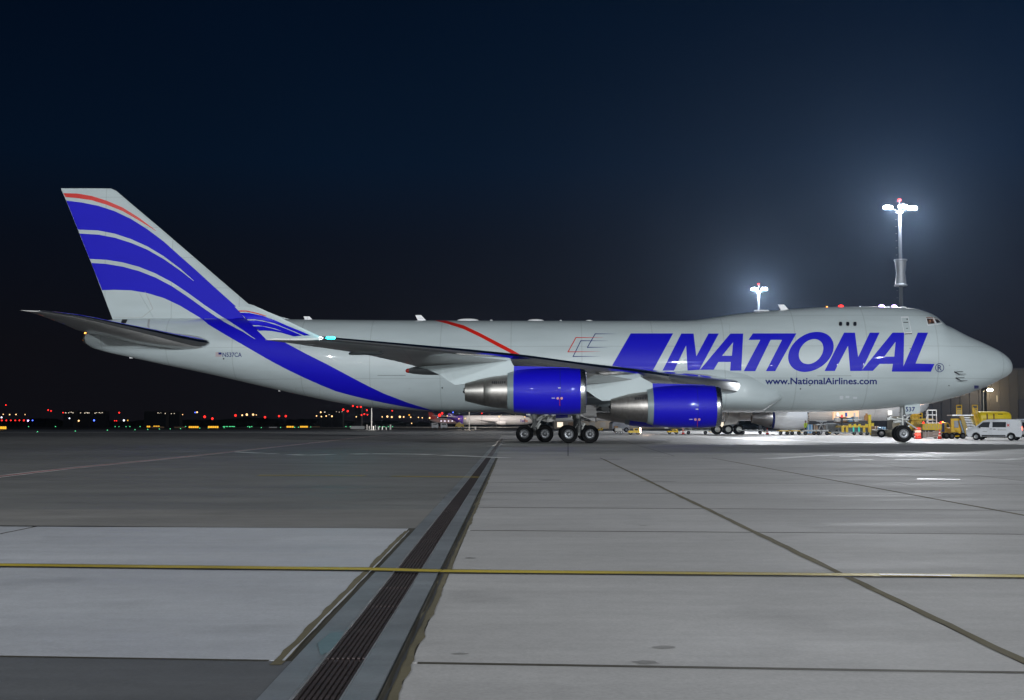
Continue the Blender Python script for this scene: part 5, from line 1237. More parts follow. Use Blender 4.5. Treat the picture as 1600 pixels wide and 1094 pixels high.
# ---- yellow cab truck between rack and stairs
ct = empty('service_truck', at(1473, 120), 0, 'small yellow cab truck with grey skirt parked left of the boarding stairs', 'truck')
Xc = lambda px: (px-1473)*120/F
Zc = lambda py: CAMH+(HOR-py)*120/F
g = MB(); g.prism([(Xc(1464), Zc(676)), (Xc(1464), Zc(661)), (Xc(1475), Zc(660)), (Xc(1478), Zc(663)), (Xc(1482), Zc(671)), (Xc(1482), Zc(677))], (0, 0, 0), .85); g.build('cab', M_YEL, ct)
g = MB(); g.prism([(Xc(1473), Zc(669)), (Xc(1473), Zc(662)), (Xc(1476), Zc(662.5)), (Xc(1480), Zc(670.5))], (0, -.86, 0), .02); g.build('side_window', M_GLASS, ct)
g = MB(); g.box((Xc(1472), 0, Zc(677.5)), (1.2, 1.6, .16)); g.build('skirt', M_ALU, ct)
g = MB(); g.box((Xc(1466.5), -.9, Zc(668)), (.32, .05, .8)); g.build('blue_panel', M_BLUEP, ct)
wheels(ct, [(Xc(1470), -.75), (Xc(1480), -.75)], .3, .2, m=M_DARK)
g = MB(); g.lathe([(.001, .16), (.08, .12), (.09, 0)], (Xc(1468), -.7, Zc(661)), 'z', 10); g.build('beacon_light', G_ORANGE, ct)

# ---- long yellow skirted platform cart with hazard print
pc = empty('platform_cart', at(1451, 118), 0, 'yellow skirted platform cart below the metal rack, beside the nose wheel', 'cart')
Xp = lambda px: (px-1451)*118/F
Zp = lambda py: CAMH+(HOR-py)*118/F
g = MB(); g.box((0, 0, Zp(667)), (Xp(1466)-Xp(1436), 1.6, Zp(662)-Zp(672)), bev=.03); g.build('skirt_panel', M_YEL2, pc)
for i in range(7): 
    x_ = Xp(1440+i*3.8); MB().box((x_, -.81, Zp(667)), (.03, .02, .42), ry=(-.25, .3, 0, .35, 0, -.3, .2)[i]).build('panel_crease', M_STRUT, pc)
g = MB(); g.box((0, 0, Zp(679)), (Xp(1465)-Xp(1437), 1.3, .5)); g.build('chassis', mat('lit_grey', (.42, .36, .33), .6), pc)
for i in range(3):
    g = bars([((Xp(1452), -.75, Zp(674+i*4.5)), (Xp(1466), -.75, Zp(673.4+i*4.5)))], .035); g.build('step_bar', M_WHITE, pc)
g = bars([((Xp(1441), -.7, Zp(673)), (Xp(1440), -.7, .1)), ((Xp(1446), -.7, Zp(673)), (Xp(1445.5), -.7, .1))], .03); g.build('support_leg', M_STEEL, pc)
wheels(pc, [(Xp(1440), .4), (Xp(1462), .4)], .22, .18)
for px_ in (1438.5, 1465.5):
    g = MB(); g.lathe([(.001, .2), (.07, .16), (.09, 0)], (Xp(px_), -.6, Zp(662.2)), 'z', 10); g.build('beacon_light', G_RED, pc)
# ---- metal rack on top
rk = empty('steel_rack', at(1455.5, 119, 663.5), 0, 'tall open rack of bright steel tubes with shelves above the yellow cart', 'rack')
Xr = lambda px: (px-1455.5)*119/F
Zr = lambda py: (663.5-py)*119/F
for x_ in (1448.8, 1450.6, 1460, 1462.3):
    g = bars([((Xr(x_), 0 if x_ in (1448.8, 1462.3) else .7, 0), (Xr(x_), 0 if x_ in (1448.8, 1462.3) else .7, Zr(640.5)))], .045); g.build('post', M_ALU, rk)
for y_ in (641, 648.5, 656.5, 661):
    g = MB(); g.box((0, .35, Zr(y_)), (Xr(1463)-Xr(1448.3), .8, .06)); g.build('shelf', M_ALU, rk)

# ---- yellow belt loader behind nose wheel
bl = empty('belt_loader', at(1432, 126), 0, 'yellow belt loader with a raised railed deck just behind the nose wheel', 'belt loader')
Xb = lambda px: (px-1432)*126/F
Zb = lambda py: CAMH+(HOR-py)*126/F
g = bars([((Xb(1424), 0, Zb(655)), (Xb(1440), 0, Zb(655))), ((Xb(1424), 0, Zb(645.5)), (Xb(1440), 0, Zb(645.5))), ((Xb(1424), 0, Zb(650)), (Xb(1440), 0, Zb(650)))]+[((Xb(1424+i*5.3), 0, Zb(655)), (Xb(1424+i*5.3), 0, Zb(645.5))) for i in range(4)], .05); g.build('guard_rail', M_YEL, bl)
g = MB(); g.box((Xb(1429), .1, Zb(650.5)), (.9, .05, .5)); g.build('deck_panel', M_YEL, bl)
g = MB(); g.box((Xb(1437), 0, Zb(655.5)), (2.2, 1.4, .14)); g.prism([(Xb(1418), Zb(670)), (Xb(1422), Zb(657)), (Xb(1440), Zb(655)), (Xb(1434), Zb(672)), (Xb(1425), Zb(677)), (Xb(1418), Zb(677))], (0, .3, 0), .5); g.build('chassis', M_YEL, bl)
for i in range(5):
    g = bars([((Xb(1421+i*3), -.25, Zb(674-i)), (Xb(1428+i*3), -.25, Zb(659)))], .04); g.build('strut', mat('faded_yellow', (.5, .4, .1), .5), bl)
g = bars([((Xb(1441), -.2, Zb(656)), (Xb(1441.5), -.2, Zb(664))), ((Xb(1446), -.2, Zb(656)), (Xb(1446.5), -.2, Zb(664))), ((Xb(1438), -.2, Zb(655.2)), (Xb(1449), -.2, Zb(655.2)))], .07); g.build('support', M_YEL, bl)
wheels(bl, [(Xb(1424), -.4), (Xb(1442), -.4)], .35, .25)

# ---- beige towing tractor left of nose wheel
tt = empty('towing_tractor', at(1386, 129), 0, 'low beige aircraft towing tractor left of the nose wheel', 'tractor')
Xt = lambda px: (px-1386)*129/F
Zt = lambda py: CAMH+(HOR-py)*129/F
g = MB(); g.box(((Xt(1391)+Xt(1408))/2, .4, (Zt(650.5)+Zt(684))/2), (Xt(1408)-Xt(1391), 1.8, Zt(650.5)-Zt(684)), bev=.04); g.build('cab', M_BEIGE, tt)
g = MB(); g.box(((Xt(1366)+Xt(1393))/2, .2, Zt(674.5)), (Xt(1393)-Xt(1366), 2.2, .42), bev=.05); g.box((Xt(1380), .2, Zt(680)), (1.9, 2.2, .3)); g.build('body', mat('greige_paint', (.30, .30, .25), .5, vary=.1), tt)
g = MB(); g.box((Xt(1392.5), -.52, Zt(657)), (.3, .02, .4)); g.build('cab_window', M_GLASS, tt)
wheels(tt, [(Xt(1372), -.85), (Xt(1400), -.85)], .42, .35)

# ---- cargo loader with its platform up at the hold
cl = empty('cargo_loader', at(1336, 158), 0, 'yellow scissor cargo loader raised to the open hold of the far freighter', 'cargo loader')
Xl = lambda px: (px-1336)*158/F
Zl = lambda py: CAMH+(HOR-py)*158/F
g = MB(); g.box((Xl(1333), .2, Zl(666.5)), (Xl(1357)-Xl(1311), 2.6, .24)); g.build('bridge_deck', M_YEL, cl)
g = MB(); g.box((Xl(1333), .2, Zl(662)), (Xl(1357)-Xl(1311), 2.6, .12)); g.build('roller_bed', M_DARK, cl)
for x_ in (1312, 1318.5, 1345, 1353.5):
    g = MB(); g.box((Xl(x_), -1.1, Zl(670.5)), (.30, .25, .8)); g.build('leg', M_YEL, cl)
for x_ in (1323, 1331, 1338, 1349):
    g = MB(); g.box((Xl(x_), -1.15, Zl(664.6)), (.30, .22, .3)); g.build('roller_guard', M_YEL2, cl)
for x_ in (1329, 1337.5):
    g = MB(); g.box((Xl(x_), -1.05, Zl(671)), (.14, .1, .7)); g.build('side_lamp', mat('teal_glow', (.05, .5, .4), .5, emit=(.05, .8, .6), strength=.5), cl)
g = MB(); g.box((Xl(1333), .4, Zl(671.5)), (3, 1.6, .6)); g.build('engine_box', mat('steel_blue', (.16, .22, .32), .5), cl)
g = MB(); g.box((Xl(1354), -1, (Zl(648)+Zl(676))/2), (.34, .4, Zl(648)-Zl(676))); g.box((Xl(1358.5), -1, (Zl(661)+Zl(676))/2), (.26, .4, Zl(661)-Zl(676))); g.build('lift_mast', M_YEL2, cl)
g = MB(); g.box((Xl(1350), -.9, Zl(652)), (.22, .2, .9)); g.box((Xl(1347.5), -.9, Zl(653)), (.16, .2, .6)); g.build('control_post', mat('worn_orange', (.5, .22, .05), .5), cl)
g = MB(); g.box((Xl(1333), 0, Zl(675.5)), (Xl(1358)-Xl(1290), 2.4, .16)); g.build('chassis', M_STRUT, cl)
g = MB(); g.tube((Xl(1354), -1.2, Zl(678.4)), (Xl(1367), -1.2, Zl(678.4)), .14); g.build('drawbar', M_YEL2, cl, True)
g = bars([((Xl(1311), -1.2, Zl(649)), (Xl(1311), -1.2, Zl(665)))], .09); g.build('post', M_DARK, cl)
g = MB(); g.box((Xl(1311), -1.2, Zl(650.2)), (.18, .15, .3)); g.build('beacon_light', G_RED, cl)
g = bars([((Xl(1301), -1, Zl(656.5)), (Xl(1342), -1, Zl(655.5))), ((Xl(1301), -1, Zl(656.5)), (Xl(1303), -1, Zl(646))), ((Xl(1303), -1, Zl(651)), (Xl(1311), -1, Zl(651)))], .06); g.build('guard_rail', M_WHITE, cl)
wheels(cl, [(Xl(x_), -1.1) for x_ in (1330, 1340, 1350)], .22, .25, m=M_DARK)
for i, (x_, w_, h_, m_) in enumerate(((1307, 6, 6.5, M_WHITE), (1316, 8, 8, M_BOX), (1326, 7, 7, M_TARP), (1335, 7, 8.5, M_WHITE))):
    b_2 = empty('freight_pallet', at(x_, 160, 661), 0, ('white wrapped freight pallet nearest the left rail of the raised loader', 'brown cardboard freight pallet second on the raised loader', 'blue wrapped freight pallet on the raised loader', 'tall white freight pallet at the right end of the raised loader')[i], 'freight pallet', 'freight on the raised loader')
    ww, hh = w_*160/F, h_*160/F
    MB().box((0, 0, .05), (ww, 1.6, .1)).build('base_board', M_BOX, b_2); MB().box((0, 0, .11+hh/2), (ww*.94, 1.5, hh), bev=.05).build('wrapped_load', m_, b_2)
    MB().box((0, -.76, .11+hh*.5), (ww*.94, .02, .05)).build('strap', M_RED, b_2)

# ---- pallet dollies
dl = [('empty roller dolly with black wheels, between the white engine and the loader', 1262, 157, 1), ('roller dolly with black wheels directly left of the cargo loader', 1282, 157, 1), ('yellow edged roller dolly below the white engine, left one', 1222, 162, 0), ('yellow edged roller dolly below the white engine, right one', 1240, 162, 0), ('long grey roller dolly behind the red white cone', 1087, 170, 2), ('grey roller dolly just left of the far main wheels', 1172, 172, 2)]
for lb, px_, D_, kind_ in dl:
    d_ = empty('pallet_dolly', at(px_, D_), 0, lb, 'dolly', 'low pallet dollies on the apron'); wd_ = (1.5 if kind_ else 1.2) if kind_ != 2 else 3.2
    MB().box((0, 0, .52), (wd_, 1.8, .12)).build('deck', M_STRUT if kind_ else M_YEL, d_)
    for k_ in range(5): MB().tube((-wd_/2+.15+k_*(wd_-.3)/4, -.9, .60), (-wd_/2+.15+k_*(wd_-.3)/4, .9, .60), .045, n=8).build('roller', M_ALU, d_, True)
    MB().tube((wd_/2, 0, .4), (wd_/2+.5, 0, .25), .04).build('tow_bar', M_YEL, d_)
    wheels(d_, [(-wd_*.35, -.75), (wd_*.35, -.75)], .24, .16, m=M_DARK)
# ---- pallets of freight standing left of the loader
for i, (x_, D_, w_, h_, m_, lb) in enumerate(((1263, 166, 9, 14, M_TARP, 'blue wrapped pallet beside the worker in the yellow vest'), (1272, 167, 7, 14, M_BOX, 'brown crate between the blue pallet and grey machinery'), (1366, 150, 7, 13, M_BOX, 'brown crate stack right of the cargo loader'), (1377, 148, 8, 12, M_TARP, 'blue and white wrapped pallet left of the towing tractor'))):
    b_2 = empty('freight_crate', at(x_, D_), 0, lb, 'crate'); ww, hh = w_*D_/F, h_*D_/F
    MB().box((0, 0, .08), (ww, 1.4, .12)).build('base_board', M_BOX, b_2); MB().box((0, 0, .14+hh/2), (ww*.95, 1.3, hh), bev=.04).build('load', m_, b_2)
    for q_ in (-.25, .25): MB().box((ww*q_, -.66, .14+hh/2), (.05, .02, hh*.96)).build('strap', M_WHITE, b_2)
gm = empty('ground_power_unit', at(1290, 165), 0, 'grey box shaped ground unit between the crates and the cargo loader', 'ground unit')
MB().box((.7, 0, .95), (1.7, 1.2, 1.1), bev=.04).build('housing', M_STRUT, gm); MB().box((-.7, .1, 1.3), (1.1, 1.0, .14)).build('shelf', M_STEEL, gm)
for k_ in range(5): MB().box((.7, -.61, .6+k_*.16), (1.3, .02, .05)).build('louvre', M_DARK, gm)
g = bars([((-1.2, -.3, .3), (-.5, -.3, 1.7)), ((-.2, -.3, .3), (-.9, -.3, 1.7)), ((-1.3, -.3, 1.7), (0, -.3, 1.7))], .07); g.build('frame', M_STRUT, gm)
wheels(gm, [(-.9, -.55), (.2, -.55), (1.2, -.55)], .28, .2)

# ---- yellow tugs seen between the engines
def tug(px, D, wpx, hpx, label, lit):
    t_ = empty('baggage_tug', at(px, D), 0, label, 'tug', 'yellow tugs on the far apron'); W_ = wpx*D/F; H_ = hpx*D/F
    g_ = MB(); g_.prism([(-W_/2, .25), (-W_/2, H_*.62), (-W_*.05, H_*.64), (W_*.0, H_), (W_*.42, H_), (W_/2, H_*.6), (W_/2, .25)], (0, 0, 0), .7); g_.build('body', M_YEL, t_)
    MB().box((-W_*.22, -.2, H_*.72), (W_*.3, .7, H_*.2)).build('seat', M_DARK, t_)
    MB().box((W_*.18, -.71, H_*.8), (W_*.28, .02, H_*.22)).build('cab_window', M_GLASS, t_)
    wheels(t_, [(-W_*.33, -.6), (W_*.33, -.6)], .26, .2)
    if lit:
        for zz in (.45, .85, 1.2): MB().box((W_/2+.05, -.35, zz*H_/1.25), (.12, .5, .16), bev=.03).build('work_light', glow('work_light', (1, .80, .72), 14), t_)
        lamp('tug_light', at(px, D)+Vector((W_/2+.7, -.3, H_*.6)), 250, (1, .66, .42), .2)
    return t_
tug(990, 165, 18, 10, 'yellow tug with a bright white light at its right end', True)
tug(1050, 175, 16, 8, 'low yellow tug between the near inboard engine and the cone', False)
tug(937, 240, 9, 6, 'small distant yellow tug just right of the wing gear wheels', False)
tug(916, 235, 8, 6.5, 'distant yellow tug seen directly above the wing gear wheels', False)
# ---- traffic cones
def cone(px, D, s_, label):
    c_ = empty('traffic_cone', at(px, D), 0, label, 'traffic cone', 'red and white traffic cones')
    MB().box((0, 0, .03*s_), (.5*s_, .5*s_, .06*s_), bev=.01).build('base', M_PLASTIC, c_)
    zz = [.06, .28, .42, .58, .70, .92]; rr_ = lambda z: (.19-(z-.06)*.17)*s_
    for i in range(5):
        MB().lathe([(rr_(zz[i]), zz[i]*s_), (rr_(zz[i+1]), zz[i+1]*s_)]+([(.001, zz[i+1]*s_)] if i == 4 else []), (0, 0, 0), 'z', 18).build('red_band' if i % 2 == 0 else 'white_band', M_RED if i % 2 == 0 else M_WHITE, c_, True)
cone(1067, 168, 1.0, 'red and white cone alone under the inboard engine'); cone(1467, 113, .95, 'red and white cone on a black base beside the nose wheel equipment')
cone(1198, 168, .9, 'red and white cone beside the far white engine')
bx = empty('warning_barrier', at(1432, 113.5), 0, 'red and white plastic barrier stack touching the right of the nose wheel', 'barrier')
for i in range(4): MB().box((0, 0, .14+i*.27), (.55-.05*(i % 2), .4, .24), bev=.05).build('barrier_block', (M_RED, glow('dim_red', (1, .12, .08), .3), M_WHITE, M_RED)[i], bx, True)
lamp('apron_work_light', at(1446, 112)+Vector((0, 0, .8)), 90, (1, .55, .36), .2)
lamp('hold_light', at(1322, 168, 648), 500, (1, .75, .5), .3)

# ---- worker standing by the crates
def person(px, D, label, face=1):
    t_ = empty('person', at(px, D), 0, label, 'person')
    P_ = {'pel': (0, 0, .95, .15), 'wai': (0, 0, 1.12, .14), 'che': (0, 0, 1.36, .17), 'nec': (0, 0, 1.50, .065), 'hea': (.01, 0, 1.60, .085), 'crn': (.01, 0, 1.72, .085),
          'hl': (0, -.10, .90, .09), 'kl': (.03, -.12, .50, .065), 'al': (-.02, -.13, .09, .05), 'fl': (.15, -.13, .05, .045), 'hr': (0, .10, .90, .09), 'kr': (-.03, .12, .50, .065), 'ar': (-.08, .13, .09, .05), 'fr': (.08, .13, .05, .045),
          'sl': (0, -.20, 1.42, .06), 'el': (-.03, -.26, 1.14, .045), 'wl': (.10, -.26, .92, .033), 'ml': (.16, -.25, .84, .035), 'sr': (0, .20, 1.42, .06), 'er': (-.03, .26, 1.14, .045), 'wr': (.12, .25, .95, .033), 'mr': (.18, .24, .88, .035)}
    E_ = [('pel', 'wai'), ('wai', 'che'), ('che', 'nec'), ('nec', 'hea'), ('hea', 'crn'), ('pel', 'hl'), ('hl', 'kl'), ('kl', 'al'), ('al', 'fl'), ('pel', 'hr'), ('hr', 'kr'), ('kr', 'ar'), ('ar', 'fr'), ('che', 'sl'), ('sl', 'el'), ('el', 'wl'), ('wl', 'ml'), ('che', 'sr'), ('sr', 'er'), ('er', 'wr'), ('wr', 'mr')]
    K = list(P_); me = bpy.data.meshes.new('body'); me.from_pydata([P_[k][:3] for k in K], [(K.index(a), K.index(b)) for a, b in E_], []); o = bpy.data.objects.new('body', me); COL.objects.link(o); o.parent = t_
    sk = o.modifiers.new('s', 'SKIN'); 
    if not me.skin_vertices:
        pass
    for i, k in enumerate(K): me.skin_vertices[0].data[i].radius = (P_[k][3], P_[k][3]); me.skin_vertices[0].data[i].use_root = (k == 'pel')
    o.modifiers.new('u', 'SUBSURF').levels = 1; o.modifiers['u'].render_levels = 1; me.materials.append(M_CLOTH)
    vst = MB(); vst.lathe([(.10, 1.50), (.20, 1.44), (.215, 1.30), (.195, 1.10), (.19, .92), (.17, .92)], (0, 0, 0), 'z', 18); vst.build('hi_vis_vest', M_HIVIS, t_, True)
    h_ = MB(); h_.lathe([(.001, .12), (.06, .11), (.10, .03), (.095, -.05), (.06, -.12)], (.01, 0, 1.66), 'z', 18); h_.box((.115, 0, 1.65), (.03, .03, .04), bev=.01); h_.build('head', M_SKIN, t_, True)
    c_ = MB(); c_.lathe([(.001, .135), (.08, .12), (.112, .05), (.112, .02), (.09, .02)], (.005, 0, 1.67), 'z', 18); c_.build('cap', M_CLOTH, t_, True)
    return t_
person(1258, 161, 'worker in a yellow green vest standing by the blue wrapped pallet')

# ================================================================== far side of the airport
# low terminal and vehicles seen between engine and gear
tb = empty('cargo_terminal', at(1010, 430), 0, 'long low pale cargo building far behind the engines, lit along its front', 'terminal building')
Hh = at(0, 430, 656).z
MB().box((0, 8, Hh/2), (62, 14, Hh)).build('wall', mat('pale_wall', (.30, .28, .25), .7, vary=.3, vscale=.15), tb)
MB().box((0, 7.8, Hh+.15), (63, 15, .3)).build('roof', M_DARK, tb)
rnd = random.Random(4)
for i in range(17):
    x_ = -29+i*3.6
    MB().box((x_, .95, Hh*.45), (1.9, .1, Hh*.55)).build('loading_door', (mat('door_grey', (.30, .32, .34), .6), G_PALE, mat('door_brown', (.2, .13, .09), .6), mat('door_grey', (.3, .3, .3), .6))[rnd.randrange(4)], tb)
MB().box((-11, .8, Hh+1.0), (2.6, .3, 1.1)).build('lit_sign', glow('sign_pale', (1, .82, .9), 3), tb)
lamp('terminal_wall_light', at(1010, 420)+Vector((-8, 0, 6)), 2500, (1, .85, .7), .3)
# parked lorry there
lr = empty('parked_lorry', at(967, 225), R(12), 'pale lorry with orange lights half hidden behind the near engine exhaust', 'lorry')
MB().prism([(-1.6, .5), (-1.5, 1.5), (-.6, 2.4), (1.6, 2.5), (1.6, .5)], (0, 0, 0), 1.1).build('body', M_VAN, lr); MB().box((.3, 0, 2.6), (1.2, .3, .2)).build('beacon_light', G_ORANGE, lr); MB().box((1.62, -.6, 1.9), (.06, .3, .2)).build('marker_light', G_RED, lr)
wheels(lr, [(-1, -1), (1, -1)], .42, .3)
cd = empty('covered_dolly', at(966, 180), 0, 'small brown and grey covered dolly on the bright concrete behind the wing gear', 'dolly')
MB().box((0, 0, .6), (1.0, 1.2, .5), bev=.05).build('cover', M_STRUT, cd); MB().box((-.35, -.2, .95), (.5, .8, .3), bev=.05).build('load', M_BOX, cd); wheels(cd, [(-.35, -.5), (.35, -.5)], .2, .15)

# third aircraft far behind: purple tail, white body
f3 = empty('cargo_aircraft', at(765, 800), R(0), 'distant white jet with a purple tail, seen left of the main wheels', 'aircraft')
PURP = mat('purple_paint', (0.10, 0.03, 0.36), 0.35); PALE = mat('distant_white_paint', (0.75, 0.74, 0.76), 0.4)
X3 = lambda px: (px-765)*800/F
Z3 = lambda py: CAMH+(HOR-py)*800/F
zc3 = Z3(656.5); rr3 = 2.9
stn = [(X3(701), zc3+1.9, .5, .5, .5, 0), (X3(708), zc3+1.2, 1.5, 1.3, 1.4, 0), (X3(716), zc3+.4, 2.4, 2.3, 2.4, 0), (X3(724), zc3, rr3, rr3, rr3, 0)]
loftbox('rear_fuselage', stn, PURP, f3, 24)
stn = [(X3(724)+.02, zc3, rr3, rr3, rr3, 0)]+[(X3(724+i*10), zc3, rr3, rr3, rr3, 0) for i in range(1, 10)]+[(X3(822), zc3-.1, 2.6, 2.5, 2.5, 0), (X3(829), zc3-.5, 1.9, 1.7, 1.7, 0), (X3(834), zc3-.8, .8, .7, .7, 0), (X3(835.5), zc3-.9, .1, .1, .1, 0)]
fb = loftbox('fuselage', stn, PALE, f3, 24)
MB().prism([(X3(699), Z3(655)), (X3(700), Z3(646)), (X3(704), Z3(645.5)), (X3(716), Z3(653)), (X3(719), Z3(655))], (0, 0, 0), .25).build('fin', PURP, f3)
MB().prism([(X3(703), Z3(647.5)), (X3(705), Z3(647.5)), (X3(711), Z3(653)), (X3(709), Z3(653))], (0, -.28, 0), .02).build('fin_lettering', PALE, f3)
g = MB()
for y_, zz in ((-8, Z3(651.5)), (8, Z3(655))): g.add([(X3(712), y_*.1, zz-.3), (X3(720), y_*.1, zz-.3), (X3(700)-4, y_*1.2, zz+.6), (X3(697)-8, y_*1.2, zz+.6), (X3(712), y_*.1, zz-.1), (X3(720), y_*.1, zz-.1), (X3(700)-4, y_*1.2, zz+.7), (X3(697)-8, y_*1.2, zz+.7)], [(0, 1, 2, 3), (7, 6, 5, 4), (0, 4, 5, 1), (1, 5, 6, 2), (2, 6, 7, 3), (3, 7, 4, 0)])
g.build('tailplane', PALE, f3)
g = MB(); g.add([(X3(792), -2.5, 2.6), (X3(765), -2.5, 2.8), (X3(742), -24, 4.4), (X3(748), -24, 4.4), (X3(792), -2.5, 3.2), (X3(765), -2.5, 3.2), (X3(742), -24, 4.6), (X3(748), -24, 4.6)], [(0, 1, 2, 3), (7, 6, 5, 4), (0, 4, 5, 1), (1, 5, 6, 2), (2, 6, 7, 3), (3, 7, 4, 0)]); g.build('wing', PALE, f3)
g = MB(); g.lathe([(1.1, 0), (1.3, -1.5), (1.2, -4), (.6, -6)], (X3(790), -9, 2.5), 'x', 20); g.build('engine_cowl', PALE, f3, True)
for x_ in (770, 776, 826): wheels(f3, [(X3(x_), -3)], .6, .4)
def far_text(txt, px0, px1, py0, py1, m, par, y_, x3=X3, z3=Z3, name='title_lettering'):
    vv, ff = text_shape(txt, px0, px1, py0, py1); o = mesh_obj(name, [(x3(x), y_, z3(y)) for x, y in vv], [f for f in ff], m, par); return o
far_text('Fed', 813, 819.5, 655.2, 659.6, PURP, f3, -2.93); far_text('Ex', 819.8, 824.5, 655.2, 659.6, mat('orange_paint', (.75, .16, .02), .4), f3, -2.93)
lamp('far_apron_light', at(770, 770)+Vector((0, 0, 25)), 4e4, (1, .9, .8), .5); lamp('far_apron_light', at(720, 700)+Vector((0, 0, 25)), 3e4, (1, .9, .8), .5)
sheet('far_apron', [(-160, 640), (160, 640), (160, 900), (-160, 900)], -0.03, M_FARC)

# a dim parked jet with lit cabin, mid distance left of it
f4 = empty('distant_airliner', at(703, 900), 0, 'faint grey airliner outline under a red glowing beacon, far left of the purple tailed jet', 'aircraft')
stn = [(-14, 4.5, .3, .3, .3, 0), (-9, 4, 1.6, 1.4, 1.5, 0), (0, 3.8, 1.9, 1.9, 1.9, 0), (10, 3.8, 1.9, 1.9, 1.9, 0), (13, 3.5, .8, .8, .8, 0)]
loftbox('fuselage', stn, PALE, f4, 20); MB().prism([(-14, 5), (-15, 10), (-12.5, 10), (-8, 5.5)], (0, 0, 0), .2).build('fin', M_RED, f4)
for i in range(6): MB().box((-6+i*2.6, -1.95, 3.9), (.5, .1, .5)).build('lit_window', glow('cabin_glow', (.8, .8, 1), 3), f4)
lamp('fin_light', at(700, 885)+Vector((-4, 0, 8)), 800, (1, .25, .15), .3)

ORDW = 'leftmost,second,third,fourth,fifth,sixth,seventh,eighth,ninth,tenth,eleventh,twelfth'.split(',')
def ORD(i, xs_):
    k = sorted(xs_).index(xs_[i]); return ORDW[k] if k == 0 else ORDW[k]+' from left'
def cluster_labels(items, what):
    # each label: the stretch of horizon it stands in, then its place in that stretch
    zones = [(-99, 30, 'at the left picture edge'), (30, 90, 'just right of the left edge'), (90, 210, 'below the tailplane'), (210, 345, 'below the rear fuselage'), (345, 425, 'between the tail cone and registration'), (425, 480, 'above the lit yellow sign pair'), (480, 540, 'around the two row lit building'), (540, 582, 'around the tall dark tower'), (582, 640, 'just right of the pale lattice pole'), (640, 700, 'near the two white tractors'), (700, 1600, 'near the purple tailed jet')]
    out = []
    for x_, y_, s_ in items:
        z = next(z for z in zones if z[0] <= x_ < z[1]); xs_ = [q[0] for q in items if z[0] <= q[0] < z[1]]; n = len(xs_)
        out.append(('only ' if n == 1 else ORD(xs_.index(x_), xs_)+' ')+what+' '+z[2])
    return out
# service vehicles near the runway crossing
for px_, lb in ((680, 'left of two small white tractors far beyond the tail'), (694, 'right of two small white tractors far beyond the tail')):
    s_ = empty('white_tractor', at(px_, 420), 0, lb, 'tractor', 'white tractors on the far apron')
    MB().prism([(-1.1, .4), (-1.1, 1.9), (.7, 2.0), (1.1, 1.2), (1.1, .4)], (0, 0, 0), .8).build('body', PALE, s_); MB().box((0, -.82, 1.5), (1.4, .03, .5)).build('side_window', M_GLASS, s_); wheels(s_, [(-.7, -.7), (.7, -.7)], .35, .2)
s_ = empty('yellow_truck', at(718, 430), 0, 'dim yellow lorry far away beside the slim striped pole', 'lorry'); MB().prism([(-1.4, .5), (-1.2, 1.5), (0, 2.3), (.6, 1.7), (1.5, 1.5), (1.5, .5)], (0, 0, 0), .9).build('body', M_YEL, s_); wheels(s_, [(-.9, -.8), (.9, -.8)], .4, .3)

def pole(px, D, py_top, r, label, m, tip=None, grp=None):
    t_ = empty('signal_pole', at(px, D), 0, label, 'pole', grp); H_ = at(px, D, py_top).z
    MB().tube((0, 0, 0), (0, 0, H_), r, r*.8, 8).build('pole', m, t_, True)
    if tip: MB().box((0, 0, H_), (r*2.4, r*2.4, r*2.2), bev=r*.3).build('tip_light', tip, t_)
    return t_
pole(581, 330, 637.5, .17, 'tall pale lattice pole standing at the runway below the tail', M_WHITE); pole(733.3, 330, 640.5, .15, 'slim pole with an orange upper end near the purple tailed jet', M_WHITE, G_ORANGE)
lamp('pole_light', at(581, 326)+Vector((0, -2, 3)), 900, (1, .97, .9), .3); lamp('pole_light', at(733, 326)+Vector((0, -2, 3)), 500, (1, .85, .7), .3)
for i, (px_, h_, w_) in enumerate(((574, 8, 1.6), (577.5, 6, 1.3), (584, 6, 1.4), (587, 7, 1.1), (592, 5, 2), (598, 5.5, 1.4), (610.5, 8, 2.2), (743, 5, 2.2), (604, 4, 1.4))):
    b_2 = MB().box((0, 0, h_*.165/2), (w_*.165, .4, h_*.165), bev=.02).build('marker_post', M_WHITE); b_2.location = at(px_, 335-(i % 3)*4); tag(b_2, ORD(i, (574, 577.5, 584, 587, 592, 598, 610.5, 743, 604))+' short white marker post by the pale pole below the tail', 'marker post', 'white marker posts by the runway')
b_2 = MB().box((0, 0, .55), (3.8, .4, .8), bev=.02).build('low_barrier', mat('barrier_grey', (.5, .5, .5), .6)); b_2.location = at(559, 345); tag(b_2, 'long low grey barrier left of the pale lattice pole', 'barrier')

# taxiway guidance signs
sg = [(5, 300, 14, 6.2, 1, 'large lit yellow taxiway sign cut by the left picture edge'), (233, 520, 6, 3.4, 1, 'small lit yellow sign, left of the far pair under the tail cone'), (245.5, 520, 11, 3.6, 1, 'lit yellow sign, right of the far pair under the tail cone'), (303.5, 410, 17, 4.2, 1, 'left of two near lit yellow signs side by side below the tail'), (334, 410, 18, 4.4, 1, 'right of two near lit yellow signs side by side below the tail'),
      (454, 470, 12.5, 3.6, 1, 'lit yellow sign, left of the pair below the registration'), (475.5, 470, 13.5, 3.8, 1, 'lit yellow sign, right of the pair below the registration'), (247.5, 420, 20, 2.8, 0, 'dull brown back of a sign below the far yellow pair'), (282, 420, 18, 2.4, 0, 'dull brown back of a sign left of the near yellow pair'), (427, 440, 13, 2.0, 2, 'pale back of a sign left of the lit pair'), (493.5, 520, 13, 2.2, 0, 'dull brown back of a sign right of the lit pair')]
